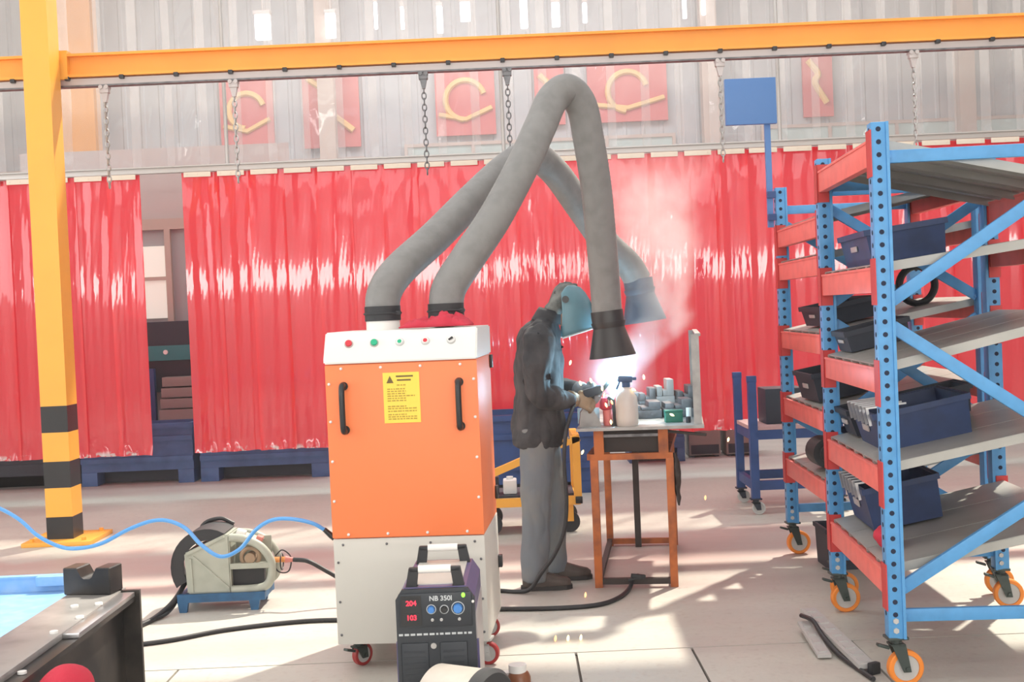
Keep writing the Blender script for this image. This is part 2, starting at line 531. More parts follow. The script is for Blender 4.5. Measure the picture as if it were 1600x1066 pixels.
# slabs with open joints between them; the big pour lies behind the line y = 5.79
g = 0.006
XE = [-11, -4.3, -1.62, -0.36, 0.235, 0.775, 1.52, 2.6, 11]
mb.b2((-11, 5.79 + g, -0.2), (11, 19, 0))
for a, b_ in zip(XE[:-1], XE[1:]):
    mb.b2((a + g, 3.9, -0.2), (b_ - g, 5.79 - g, 0))
mb.b2((-11, -8, -0.2), (11, 3.9 - 2 * g, 0))
mb.b2((-11, -8, -0.3), (11, 19, -0.205), mi=1)
for a in XE[1:-1]:
    mb.b2((a - g * 2, 3.9, -0.2), (a + g * 2, 5.79, -0.012), mi=1)
mb.b2((-11, 5.79 - 2 * g, -0.2), (11, 5.79 + 2 * g, -0.012), mi=1)
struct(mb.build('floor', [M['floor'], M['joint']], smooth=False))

def siding():
    m = mat('grey_beige_siding', (0.45, 0.46, 0.48, 1), 0.6, var=0.12, scale=1.5)
    return m
M['siding'] = siding()
M['wallp'] = mat('pale_wall_paint', (0.62, 0.60, 0.57, 1), 0.7)
mb = MB()
# corrugated cladding of the far wall
pts = []
x = -11.0
while x < 11.0:
    pts += [(x, 19.0), (x + 0.20, 19.0), (x + 0.22, 18.985), (x + 0.26, 18.985), (x + 0.28, 19.0)]
    x += 0.28
pts += [(11.0, 19.0), (11.0, 19.2), (-11.0, 19.2)]
mb.prism(pts, 'z', 0, 7.2)
struct(mb.build('wall_far', M['siding'], smooth=False))
mb = MB().b2((-11.2, -8.2, 0), (-11, 19.2, 7.2)); struct(mb.build('wall_left', M['wallp'], smooth=False))
mb = MB().b2((11, -8.2, 0), (11.2, 19.2, 7.2)); struct(mb.build('wall_right', M['wallp'], smooth=False))
# wall behind the camera with two bands of window openings
mb = MB()
mb.b2((-11, -8.2, 0), (11, -8, 2.2)); mb.b2((-11, -8.2, 3.3), (11, -8, 4.3)); mb.b2((-11, -8.2, 6.1), (11, -8, 7.2))
for zz in ((2.2, 3.3), (4.3, 6.1)):
    for xx in (-11, -8.6, -4.4, -0.1, 4.2, 8.5):
        mb.b2((xx, -8.2, zz[0]), (xx + (2.4 if xx < -10.5 or xx > 8 else 0.25), -8, zz[1]))
struct(mb.build('wall_back', M['wallp'], smooth=False))
# roof with long roof lights (open strips) that let the sun through
mb = MB()
for a, b_ in ((-8.2, 5.6), (6.4, 7.2), (8.7, 9.9), (11.80, 11.88), (12.3, 13.2), (14.0, 19.2)):
    mb.b2((-11.2, a, 7.2), (11.2, b_, 7.3))
struct(mb.build('ceiling', M['wallp'], smooth=False))
# window bands of the far wall, seen through the clear curtain
def window(n, x0, x1, z0, z1, cols, pane, y=18.9):
    fr = MB()
    w = 0.05
    fr.b2((x0, y, z0), (x1, y + .07, z0 + w)); fr.b2((x0, y, z1 - w), (x1, y + .07, z1))
    for k in range(cols + 1):
        xx = x0 + (x1 - x0 - w) * k / cols
        fr.b2((xx, y, z0 + w), (xx + w, y + .07, z1 - w))
    o = struct(fr.build('window_%d' % n, M['frame_tan'], smooth=False))
    MB().b2((x0 + w, y + .03, z0 + w), (x1 - w, y + .04, z1 - w)).build('pane', pane, o, smooth=False)
window(1, -7.9, -2.1, 3.55, 4.05, 5, M['greenglass'])
window(2, -1.5, 2.6, 3.65, 4.20, 4, M['greenglass'])
window(3, 3.9, 9.0, 3.75, 4.25, 5, M['greenglass'])

# ================================================================== steel frame of the crane bay
t = thing('support_column', 'yellow square steel column with black warning bands at its foot', 'column', (-3.47, 9.5, 0))
mb = MB()
x0, x1, y0, y1 = -3.575, -3.375, 9.40, 9.62
for za, zb, mi in ((0.03, .20, 1), (.20, .42, 0), (.42, .62, 1), (.62, .84, 0), (.84, 1.04, 1), (1.04, 7.15, 0)):
    mb.b2((x0, y0, za), (x1, y1, zb), mi=mi)
mb.build('shaft', [M['yellow'], M['black']], t, smooth=False)
mb = MB().b2((-3.72, 9.26, 0), (-3.20, 9.78, 0.032), bev=0.004)
for sx in (-3.66, -3.27):
    for sy in (9.32, 9.72):
        mb.cyl((sx, sy, .03), (sx, sy, .055), .018, n=6)
mb.build('base_plate', M['yellow'], t)

t = thing('crane_beam', 'long orange yellow I-beam spanning the bay above the red curtains', 'beam', (0, 9.72, 3.55))
mb = MB()
mb.b2((-7, 9.66, 3.555), (7, 9.78, 3.575)); mb.b2((-7, 9.66, 3.715), (7, 9.78, 3.735)); mb.b2((-7, 9.712, 3.57), (7, 9.728, 3.72))
mb.build('i_beam', M['beam_y'], t, smooth=False)
mb = MB().b2((-7, 9.69, 3.49), (7, 9.75, 3.545))
mb.b2((-7, 9.683, 3.483), (7, 9.757, 3.495), mi=1)
mb.build('track', [M['track'], M['steel_d']], t, smooth=False, label='grey track rail under the orange beam')
for i in range(24):
    xx = -4.6 + i * 0.42
    MB().box((xx, 9.68, 3.545), (0.035, 0.05, 0.03), bev=0.004).build('clamp', M['black'], t)
mb = MB().b2((-3.40, 9.655, 3.54), (-3.33, 9.80, 3.76))
mb.build('end_plate', M['yellow'], t, smooth=False)

def chain_mb(p, length, r=0.016, step=0.045):
    mb = MB()
    n = int(length / step)
    for i in range(n):
        c = V(p) - V((0, 0, i * step))
        pts = []
        for k in range(10):
            a = 2 * math.pi * k / 10
            u, w = math.cos(a) * r, math.sin(a) * step * 0.62
            pts.append(c + (V((u, 0, w)) if i % 2 else V((0, u, w))))
        pts.append(pts[0])
        mb.tube(pts, 0.0055, 5)
    return mb
for xx, lab, dark in ((-3.07, 'steel chain hanging from the crane track just beside the yellow column', 0),
                      (-2.07, 'steel chain hanging from the crane track second from the yellow column', 0),
                      (-0.60, 'thin steel chain hanging from the crane track left of the grey hose arch', 1),
                      (0.05, 'steel chain and trolley hanging from the crane track just left of the hose arch top', 1),
                      (1.70, 'steel chain hanging from the crane track beside the blue sign', 0),
                      (3.20, 'steel chain hanging from the crane track over the blue racks', 0)):
    t = thing('hoist_chain', lab, 'chain', (xx, 9.72, 3.48), group='chains hanging from the crane track')
    mb = MB().b2((xx - .035, 9.69, 3.43), (xx + .035, 9.75, 3.485), bev=.006)
    mb.prism([(xx - .03, 3.44), (xx + .03, 3.44), (xx + .012, 3.36), (xx - .012, 3.36)], 'y', 9.70, 9.74)
    for s in (-1, 1):
        mb.cyl((xx + s * .022, 9.68, 3.475), (xx + s * .022, 9.76, 3.475), .016, n=12)
    mb.build('trolley', M['steel_d' if dark else 'track'], t)
    chain_mb((xx, 9.72, 3.35), 0.70).build('chain', M['steel_d' if dark else 'chain'], t)

# ================================================================== curtains
CY = 11.7
def strip_mb(x0, w, ztop, zbot, yoff, seed, wr=0.0, amp=0.0022, nx=44, nz=40, curl=0.018, rip=1.0):
    mb = MB()
    bm = mb.bm
    rows = []
    ph = seed * 1.7
    for k in range(nz + 1):
        tz = k / nz
        z = ztop + (zbot - ztop) * tz
        row = []
        for i in range(nx + 1):
            u = i / nx
            f = 0.35 + 0.65 * min(1, tz * 4)
            y = yoff + curl * (0.5 - 2 * (u - .5) ** 2) * f
            y += amp * f * math.sin(2 * math.pi * (u * 2.3 * rip + ph + 0.16 * math.sin(tz * 3.1 + ph)))
            y += 0.010 * noise.noise(V((x0 * 3 + u * 1.6, tz * 0.6, seed)))
            y += 0.0011 * f * noise.noise(V((x0 * 9 + u * 9.0, tz * 1.6, seed + 2))) + 0.0004 * math.sin(u * 52 + tz * 60 + ph)
            y += 0.012 * noise.noise(V((x0 * 3 + u * 3.0, tz * 7.0, seed + 5))) * max(0.0, 1 - tz * 3.2)
            y -= 0.03 * max(0.0, (tz - .965) / .035) ** 2 * max(0.0, noise.noise(V((x0 * 5 + u * 5, seed, 1))) + .25)
            if wr:
                y += wr * noise.noise(V((x0 * 2 + u * 2.6 + tz * 1.5, tz * 5.0, seed + 11)))
            zz = z + (0.01 * noise.noise(V((x0 + u * 3, seed, 3))) if k == nz else 0)
            row.append(bm.verts.new((x0 + w * u, CY + y, zz)))
        rows.append(row)
    for a, b in zip(rows[:-1], rows[1:]):
        for i in range(nx):
            bm.faces.new((a[i], a[i + 1], b[i + 1], b[i]))
    return mb
t = thing('curtain_rail', 'grey steel rail from which the red plastic curtains hang', 'rail', (0, CY, 3.05))
MB().b2((-6, CY - .03, 3.035), (6, CY + .03, 3.085), bev=.004).build('rail', M['rail'], t)
MB().b2((-6, CY - .045, 3.085), (6, CY + .045, 3.097)).build('top_flange', M['rail'], t)
for xx in (-5.2, -2.6, 0, 2.6, 5.2):
    MB().cyl((xx, CY + .07, 3.06), (xx, CY + .07, 5.25), .018, n=10).build('hanger_rod', M['rail'], t)

PITCH_S, SW = 0.318, 0.345
def red_curtain(x0, x1, label, seed, dy=0.0):
    t = thing('strip_curtain', label, 'curtain', ((x0 + x1) / 2, CY, 3.03), group='red welding curtains')
    n = round((x1 - x0) / PITCH_S)
    p = (x1 - x0) / n
    for i in range(n):
        a = x0 + i * p
        w = p + (0.027 if i < n - 1 else 0)
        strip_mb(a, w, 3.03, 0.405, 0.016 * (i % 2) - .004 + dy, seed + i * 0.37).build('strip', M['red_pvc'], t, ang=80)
        mb = MB().b2((a + .03, CY - .042, 2.985), (a + p - .03, CY - .032, 3.032), bev=.003)
        for q in range(3):
            mb.cyl((a + .06 + q * (p - .12) / 2, CY - .047, 3.01), (a + .06 + q * (p - .12) / 2, CY - .04, 3.01), .006, n=8)
        mb.build('clip', M['clip'], t)
red_curtain(-5.62, -3.41, 'red plastic strip curtain behind the yellow column, left of the gap', 1.0)
red_curtain(-3.02, 2.27, 'widest red plastic strip curtain, behind the orange filter unit and the welder', 20.0)
red_curtain(2.25, 5.8, 'red plastic strip curtain behind the blue racks', 51.0, .035)

t = thing('clear_curtain', 'clear plastic strip curtain above the red curtains', 'curtain', (0, CY + .06, 5.2))
for i in range(38):
    a = -6.05 + i * 0.32
    strip_mb(a, 0.40, 5.2, 3.10, 0.075 + 0.02 * (i % 2), 90 + i * 0.61, amp=0.003, nx=16, nz=40, curl=0.02, rip=.7, wr=(.035 if i % 4 == 1 else .008)).build('strip', M['clear_pvc'], t, ang=80)
MB().b2((-6.1, CY + .05, 5.19), (6.1, CY + .11, 5.24)).build('top_rail', M['rail'], t)

# ================================================================== far end of the hall, seen through the clear curtain
t = thing('hall_column', 'orange steel column far behind the clear curtain at upper left', 'column', (-6.25, 18.5, 0))
MB().b2((-6.55, 18.4, 0.03), (-5.98, 18.7, 7.15)).build('shaft', M['beam_y'], t, smooth=False)
MB().b2((-6.75, 18.3, 0), (-5.8, 18.8, 0.03)).build('base_plate', M['beam_y'], t, smooth=False)
for xx in (-2.6, 3.1, 6.9):
    o = MB().b2((xx - .12, 18.55, 0), (xx + .12, 18.80, 7.15)).build('hall_post', M['frame_tan'], smooth=False)
    tag(o, {-2.6: 'pale post far behind the clear curtain, left of the hose arch', 3.1: 'pale post far behind the clear curtain above the blue sign',
            6.9: 'pale post far behind the clear curtain at upper right'}[xx], 'post', 'pale posts of the far wall')
def banner(x0, x1, z0, z1, label, k):
    t = thing('hanging_banner', label, 'banner', ((x0 + x1) / 2, 18.9, z1), group='red banners behind the clear curtain')
    mb = MB().b2((x0, 18.90, z0), (x1, 18.965, z1))
    mb.build('cloth', M['banner_red'], t, smooth=False)
    w, h = x1 - x0, z1 - z0
    mb = MB()
    cx, cz = (x0 + x1) / 2, (z0 + z1) / 2
    if k % 2 == 0:
        mb.torus((cx, 18.88, cz), min(w, h) * .33, .045, 'y', 20, 6, 0, 0.3, 4.6)
        mb.tube([(x0 + .05, 18.88, z0 + h * .3), (cx, 18.88, z0 + h * .22), (x1 - .05, 18.88, z0 + h * .38)], .04, 6)
    else:
        mb.tube(spline([(x0 + .08, 18.88, z1 - .15), (cx, 18.88, z1 - h * .35), (cx - w * .1, 18.88, cz), (x1 - .1, 18.88, z0 + h * .2)], 6), .05, 6)
    mb.build('print', M['banner_yel'], t)
banner(-4.25, -3.45, 4.25, 5.35, 'red banner with yellow print behind the clear curtain, nearest the yellow column', 0)
banner(-3.0, -2.15, 4.2, 5.4, 'red banner with yellow print behind the clear curtain, second from the yellow column', 1)
banner(-1.0, -.1, 4.3, 5.35, 'red banner with yellow print behind the clear curtain just left of the hose arch', 0)
banner(0.5, 0.95, 4.4, 5.3, 'narrow red banner behind the clear curtain, inside the hose arch top', 1)
banner(1.3, 2.5, 4.4, 5.3, 'wide red banner behind the clear curtain between the hose arch and the blue sign', 0)
banner(4.55, 5.0, 4.35, 5.35, 'narrow red banner behind the clear curtain right of the blue sign', 1)
mb = MB()
for a, b_ in (((-6.98, 18.93, 4.92), (-6.98, 18.93, 5.32)), ((-6.5, 18.93, 4.92), (-6.5, 18.93, 5.32)), ((-6.98, 18.93, 5.29), (-6.5, 18.93, 5.29)), ((-6.98, 18.93, 4.97), (-6.5, 18.93, 4.97))):
    mb.bar(a, b_, .06, .06, up=(0, 1, 0))
tag(mb.build('wall_character', M['banner_red']), 'square red character mounted behind the clear curtain beside the yellow column', 'sign')

M['tube'] = mat('lamp_tube', (1, 1, 1, 1), .4, emit=(.93, .96, 1.0, 1), estr=2.6)  # added glowing blocks, standing in for bright spots behind the clear curtain
for i, (x, z, w, h, lab) in enumerate(((-3.47, 5.95, .22, .36, 'wide bright lamp above the beam, nearest the yellow column'), (-2.47, 5.93, .15, .36, 'bright lamp above the beam, second from the yellow column'),
        (-1.80, 6.05, .05, .40, 'thin bright lamp tube above the beam, leftmost of two thin ones'), (-1.41, 6.0, .05, .34, 'thin bright lamp tube above the beam, rightmost of two thin ones'),
        (-.86, 5.95, .09, .40, 'narrow bright lamp above the beam left of the hose arch'), (-.48, 6.05, .15, .28, 'short bright lamp above the beam left of the hose arch'),
        (.38, 6.0, .11, .46, 'tall bright lamp above the beam over the hose arch'), (.85, 5.95, .12, .36, 'bright lamp above the beam right of the tall one over the hose arch'),
        (1.28, 5.96, .07, .30, 'narrow bright lamp above the beam between hose arch and blue sign'), (2.75, 5.98, .06, .34, 'thin bright lamp above the beam left of the blue sign'), (3.03, 5.98, .06, .26, 'thin short bright lamp above the beam near the blue sign'))):
    t = thing('hall_lamp', lab, 'lamp', (x, 18.5, z), group='lamps behind the clear curtain')
    MB().box((x, 18.5, z), (w, w * .6, h), bev=.02).build('lamp_tube', M['tube'], t)
    mb = MB().box((x, 18.5, z + h / 2 + .03), (w * 1.15, w * .8, .06), bev=.008); mb.cyl((x, 18.5, z + h / 2 + .05), (x, 18.5, 7.2), .012, n=8); mb.build('lamp_holder', M['track'], t)

# machines seen through the gap between the two left curtains
t = thing('office_partition', 'grey partition with a small pale window seen through the curtain gap', 'partition', (-3.7, 13.9, 0))
mb = MB().b2((-5.4, 13.9, 0), (-2.4, 13.98, 2.72)); mb.build('board', M['partition'], t, smooth=False)
MB().b2((-5.4, 13.84, 2.68), (-2.4, 13.98, 2.80)).build('head_rail', M['frame_tan'], t, smooth=False)
mb = MB().b2((-3.80, 13.84, 1.66), (-3.735, 13.9, 2.68)); mb.b2((-4.3, 13.84, 2.12), (-3.80, 13.9, 2.16)); mb.b2((-4.36, 13.84, 1.66), (-4.3, 13.9, 2.68))
mb.build('window_frame', M['frame_tan'], t, smooth=False)
MB().b2((-4.3, 13.87, 1.70), (-3.80, 13.9, 2.50)).build('pane', M['glass_lit'], t, smooth=False)
MB().b2((-5.4, 13.98, 2.8), (-2.4, 14.02, 3.6)).build('upper_board', M['track'], t, smooth=False)
t = thing('machine_bed', 'dark machine with a teal crossbar seen through the curtain gap', 'machine', (-3.7, 13.6, 0))
MB().b2((-5.0, 13.45, 0.9), (-2.6, 13.82, 1.66), bev=.01).build('body', M['bin_dark'], t)
mb = MB().b2((-5.0, 13.40, 1.24), (-2.6, 13.45, 1.40), bev=.005); mb.build('crossbar', M['teal'], t)
MB().cyl((-3.72, 13.40, 1.33), (-3.72, 13.385, 1.33), .025, n=10).build('bolt', M['white'], t)
for xx in (-4.9, -2.7):
    MB().b2((xx - .06, 13.5, 0), (xx + .06, 13.75, .9)).build('leg', M['teal'], t)
o = MB().b2((-3.93, 13.3, 0.0), (-3.83, 13.38, 1.16), bev=.005).build('blue_post', M['navy']); tag(o, 'short blue steel post standing in the curtain gap', 'post')
for i in range(4):
    z = 0.0 if i == 0 else 0.62 + i * .115
    mb = MB().b2((-3.78 + .015 * i, 13.25, z), (-3.05 + .015 * i, 13.43, (0.72 if i == 0 else z + .10)), bev=.006)
    o = mb.build('sheet_stack' if i == 0 else 'sheet_bundle', M['panel_grey'])
    tag(o, ['tall grey block of sheets, lowest of the pile in the curtain gap', 'grey sheet bundle, second from the bottom of the pile in the curtain gap',
            'grey sheet bundle, third from the bottom of the pile in the curtain gap', 'grey sheet bundle on top of the pile in the curtain gap'][i], 'sheets', 'pile of grey sheets in the curtain gap')

# ================================================================== blue steel stillages along the curtain foot
def stillage(x0, x1, y0, y1, h, label, mats='pallet', ribs=2, base=0.14, slots=True):
    t = thing('steel_stillage', label, 'stillage', ((x0 + x1) / 2, (y0 + y1) / 2, 0), group='steel boxes along the foot of the curtains')
    mb = MB()
    w = .03
    mb.b2((x0, y0, base), (x1, y0 + w, h)); mb.b2((x0, y1 - w, base), (x1, y1, h))
    mb.b2((x0, y0 + w, base), (x0 + w, y1 - w, h)); mb.b2((x1 - w, y0 + w, base), (x1, y1 - w, h)); mb.b2((x0 + w, y0 + w, base), (x1 - w, y1 - w, base + .03))
    for k in range(ribs):
        z = base + (h - base) * (k + .55) / (ribs + .2)
        mb.b2((x0 - .0, y0 - .025, z - .025), (x1, y0, z + .025))
    mb.build('box', M[mats], t, smooth=False)
    mb = MB()
    for a in ((x0 - .012, y0 - .03, h - .03, x1 + .012, y0 + .035), (x0 - .012, y1 - .035, h - .03, x1 + .012, y1 + .012)):
        mb.b2((a[0], a[1], h - .035), (a[3], a[4], h + .015))
    for xx in (x0 - .012, x1 - .035):
        mb.b2((xx, y0 + .035, h - .035), (xx + .047, y1 - .035, h + .015))
    mb.build('rim', M[mats], t, smooth=False)
    L = x1 - x0
    for xx in (x0, x1 - L * .14):
        MB().b2((xx, y0 - .01, 0), (xx + L * .14, y1, base), bev=.004).build('foot', M[mats], t)
    MB().b2((x0 + L * .14, y0 + .25, 0.005), (x1 - L * .14, y1 - .25, base)).build('skid', M['bin_dark'], t, smooth=False)
    return t
stillage(-4.46, -3.31, 12.75, 13.22, 0.60, 'blue steel stillage under the curtain gap, beside the yellow column')
stillage(-3.24, -1.92, 12.75, 13.22, 0.55, 'blue steel stillage under the curtain left of the orange filter unit')
stillage(-5.9, -4.56, 12.7, 13.2, 0.52, 'dark steel stillage at the far left behind the yellow column', 'bin_dark')
stillage(-0.75, 0.70, 10.85, 11.55, 0.69, 'large navy steel stillage behind the welder and the yellow cart', 'navy', ribs=2, base=.10)
stillage(1.15, 1.72, 12.75, 13.2, 0.50, 'blue steel stillage seen behind the right leg of the welding table')
for i, (a, b_) in enumerate(((1.80, 2.13), (2.19, 2.52))):
    t = thing('steel_crate', ['grey steel crate with a dark front behind the welding table, nearer the table', 'grey steel crate with a dark front next to the navy trolley'][i], 'crate', ((a + b_) / 2, 13.2, 0), group='grey crates behind the curtain foot')
    MB().b2((a, 13.0, .02), (b_, 13.45, .40), bev=.006).build('box', M['panel_grey'], t)
    MB().b2((a + .02, 12.985, .035), (b_ - .02, 13.0, .13), bev=.003).build('front_panel', M['bin_dark'], t)
    for xx in (a + .02, b_ - .06):
        MB().b2((xx, 13.02, 0), (xx + .04, 13.43, .02)).build('foot', M['bin_dark'], t)

# ================================================================== fume extractor
def caster(mb_root, c, r, w, ztop, tyre, forkm, name='caster', off=(0.02, 0), yaw=0.0, brake=True):
    """swivel caster at c=(x,y): plate + fork (mesh), wheel and hub as sub-parts; wheel turns about y before yaw."""
    Mx = Matrix.Translation((c[0], c[1], 0)) @ Matrix.Rotation(yaw, 4, 'Z')
    mb = MB()
    mb.box((0, 0, ztop - .006), (.085, .075, .012), bev=.003)
    mb.cyl((0, 0, ztop - .035), (0, 0, ztop - .01), .024, n=14)
    for s in (-1, 1):
        mb.prism([(-.028, ztop - .03), (.03, ztop - .03), (off[0] + .016, r - .014), (off[0] - .016, r - .014)], 'y', s * (w / 2 + .004), s * (w / 2 + .010))
    mb.box((0.0, 0, ztop - .033), (.058, w + .02, .008))
    mb.cyl((off[0], -w / 2 - .016, r), (off[0], w / 2 + .016, r), .009, n=10)
    if brake:
        mb.box((-.055, 0, ztop - .04), (.05, .03, .012), Euler((0, R(18), 0)), bev=.003)
    mb.bm.transform(Mx)
    f = mb.build(name, forkm, mb_root)
    mw = MB()
    ring = [(r, -.38), (r, .38), (r * .93, .5), (r * .74, .5), (r * .72, .40), (r * .72, -.40), (r * .74, -.5), (r * .93, -.5)]
    n = 32
    rings = []
    for k in range(n + 1):
        a = 2 * math.pi * k / n
        rings.append([(off[0] + q[0] * math.cos(a), q[1] * w, r + q[0] * math.sin(a)) for q in ring])
    mw.loft(rings, caps=False)
    bmesh.ops.remove_doubles(mw.bm, verts=mw.bm.verts, dist=1e-5)
    mw.bm.transform(Mx)
    mw.build('tyre', tyre, f)
    mh = MB().cyl((off[0], -w * .36, r), (off[0], w * .36, r), r * .73, n=28)
    mh.cyl((off[0], -w * .52, r), (off[0], w * .52, r), r * .25, n=14)
    mh.bm.transform(Mx)
    mh.build('hub', M['hub'], f)
    return f

EX = thing('fume_extractor', 'orange and grey fume extractor cabinet with two grey hose arms', 'fume extractor', (-0.505, 5.6, 0), R(-4.5))
EL = INV[EX.name].inverted()
def exb(mb, name, mats, parent=None, **k):      # parts given in the cabinet's own coordinates
    return mb.build(name, mats, parent or EX, local=True, **k)
hw, dp = .345, .64
exb(MB().b2((-hw, .004, .125), (hw, dp, .607), bev=.006), 'base_cabinet', M['grey_paint'])
mb = MB()
for i in range(4):
    mb.sphere((-.30 + i * .2, .002, .58), (.006, .004, .006), seg=8, rings=6)
for z in (.5, .32, .17):
    for s in (-1, 1):
        mb.sphere((s * .325, .002, z), (.006, .004, .006), seg=8, rings=6)
exb(mb, 'base_screw_set', M['steel_d'])
exb(MB().b2((-hw + .002, .012, .607), (hw - .002, dp - .002, 1.40), bev=.004), 'filter_cabinet', M['orange'], label='orange upper cabinet')
dr = exb(MB().b2((-hw, -.004, .612), (hw, .012, 1.395), bev=.003), 'door_panel', M['orange'])
for x, z in [(-.27 + i * .18, 1.378) for i in range(4)] + [(-.27 + i * .18, .628) for i in range(4)] + [(s * .328, z) for s in (-1, 1) for z in (.78, .96, 1.14, 1.31)]:
    mb = MB().cyl((x, -.010, z), (x, -.003, z), .0065, n=10)
    mb.sphere((x, -.010, z), (.006, .004, .006), seg=8, rings=6)
    exb(mb, 'screw', M['white'], dr)
for s in (-1, 1):
    x = s * .262
    mb = MB().tube(spline([(x, -.004, 1.295), (x, -.03, 1.305), (x, -.052, 1.285), (x, -.056, 1.20), (x, -.052, 1.115), (x, -.03, 1.095), (x, -.004, 1.105)], 6), .0135, 12)
    for z in (1.299, 1.101):
        mb.cyl((x, -.008, z), (x, -.003, z), .02, n=14)
    exb(mb, 'handle', M['black'], dr, label='black bar handle')
mb = MB().b2((-.082, -.007, 1.125), (.083, -.004, 1.352))
lb = exb(mb, 'instruction_label', M['label'], dr, smooth=False, label='yellow printed instruction sheet')
mb = MB()
mb.prism([(-.066, 1.305), (-.034, 1.305), (-.05, 1.338)], 'y', -.0085, -.007)
mb.b2((-.022, -.0085, 1.331), (.055, -.007, 1.338)); mb.b2((-.018, -.0085, 1.314), (.045, -.007, 1.321))
exb(mb, 'label_heading', M['ink_d'], lb, smooth=False)
mb = MB()
random.seed(3)
for rows in ([1.295] + [1.278 - i * .0105 for i in range(6)], [1.20, 1.190, 1.178, 1.163, 1.153, 1.143]):
    mb = MB()
    for z in rows:
        x = -.064
        end = random.choice((.06, .066, .066, .02))
        if z == 1.295:
            x, end = -.02, .02
        while x < end:
            w = random.uniform(.006, .018)
            mb.b2((x, -.0082, z - .0026), (min(x + w, end), -.007, z + .0026))
            x += w + .004
    exb(mb, 'label_text', M['ink'], lb, smooth=False)
# sloping console
mb = MB().prism([(-.014, 1.40), (-.014, 1.425), (.055, 1.542), (dp, 1.542), (dp, 1.40)], 'x', -hw - .003, hw + .003)
bmesh.ops.bevel(mb.bm, geom=mb.bm.edges[:], offset=.006, segments=2, affect='EDGES')
cs = exb(mb, 'control_console', M['console'])
nv = V((0, -.117, .069)).normalized()
nv = V((0, -(1.542 - 1.425), (.055 + .014))).normalized()
for i, (mt, kind) in enumerate((('btn_red', 0), ('btn_green', 0), ('btn_green', 1), ('btn_red', 1), ('black', 2))):
    x = -.235 + i * .1165
    p = V((x, -.014 + .069 * .53, 1.425 + .117 * .53))
    mb = MB().cyl(p - nv * .002, p + nv * .005, .021, .0195, n=20)
    b = exb(mb, 'button', M['steel'] if kind else M['track'], cs)
    if kind == 0:
        exb(MB().cyl(p + nv * .003, p + nv * .014, .0165, .0145, n=18), 'button_cap', M[mt], cs)
    elif kind == 1:
        mb = MB().cyl(p + nv * .003, p + nv * .012, .0165, .014, n=18); exb(mb, 'lamp_lens', M['white'], cs)
        exb(MB().cyl(p + nv * .012 - V((0, 0, .002)), p + nv * .0135 - V((0, 0, .002)), .010, n=12), 'lamp_bulb', M[mt], cs)
    else:
        exb(MB().cyl(p + nv * .003, p + nv * .010, .0165, n=18), 'switch_ring', M['white'], cs)
        exb(MB().bar(p + nv * .014 + V((-.009, 0, -.006)), p + nv * .014 + V((.009, 0, .006)), .006, .012, up=nv), 'switch_lever', M['black'], cs)
for z in (1.33, .68):
    exb(MB().b2((hw - .002, dp - .05, z), (hw + .014, dp - .02, z + .065), bev=.003), 'hinge', M['black'])
exb(MB().b2((hw - .002, dp - .06, .34), (hw + .02, dp - .02, .40), bev=.003), 'socket', M['black'])
for x, y, m_, yw in ((-.27, .10, 'caster_r', .9), (.31, .09, 'caster_r', -.15), (-.27, .56, 'caster_r', .4), (.27, .56, 'caster_r', .2)):
    f = caster(EX, (0, 0), .052, .03, .125, M[m_], M['hub'] if x > .3 else M['fork'], yaw=0.0)
    for o in [f] + list(f.children):
        o.data.transform(Matrix.Translation((x, y, 0)) @ Matrix.Rotation(yw, 4, 'Z') @ EL)

# the two suction arms: hose, clamps and hood are parts of the cabinet (given in world coordinates)
def arm(pts, r, hood_dir, hood, mat_hood, hood_len, hood_r, label):
    pp = spline(pts, 22)
    rad = [r * (1 + (.012 if i % 2 else -.006)) for i in range(len(pp))]
    h = MB().tube(pp, rad, 28).build('suction_hose', M['hose'], EX, ang=60, label=label)
    b = V(pts[0])
    MB().cyl((b.x, b.y, 1.535), (b.x, b.y, 1.60), r * .97, n=32).build('outlet_collar', M['console'], h)
    mb = MB().cyl((b.x, b.y, 1.585), (b.x, b.y, 1.655), r * 1.035, n=32)
    mb.torus((b.x, b.y, 1.62), r * 1.04, .006, 'z', 32, 6)
    mb.box((b.x + r * .9, b.y - r * .45, 1.62), (.03, .03, .02), bev=.003)
    mb.build('hose_clamp', M['rubber'], h)
    e = V(pts[-1])
    d = V(hood_dir).normalized()
    mb = MB().tube([e - d * .01, e + d * .05, e + d * .05, e + d * .058, e + d * .085, e + d * (.085 + hood_len), e + d * (.085 + hood_len)],
                   [r * 1.08, r * 1.08, r * 1.15, r * 1.15, r * 1.05, hood_r, hood_r * .97], 36, caps=False)
    mb.tube([e + d * (.085 + hood_len), e + d * .09, e - d * .005], [hood_r * .96, r * .98, r * .96], 36, caps=False)
    mb.build('suction_hood', mat_hood, h, ang=30)
    return h
arm([(-0.61, 5.95, 1.60), (-0.603, 5.98, 1.712), (-0.539, 6.08, 1.823), (-0.364, 6.3, 1.996), (-0.169, 6.55, 2.204), (0.013, 6.8, 2.386),
     (0.152, 7.0, 2.471), (0.285, 7.2, 2.398), (0.429, 7.35, 2.206), (0.582, 7.5, 1.998), (0.72, 7.58, 1.864), (0.784, 7.62, 1.76)],
    .083, (.12, 0, -1), 1, M['hood_blue'], .17, .135, 'grey hose arm passing behind the front one')
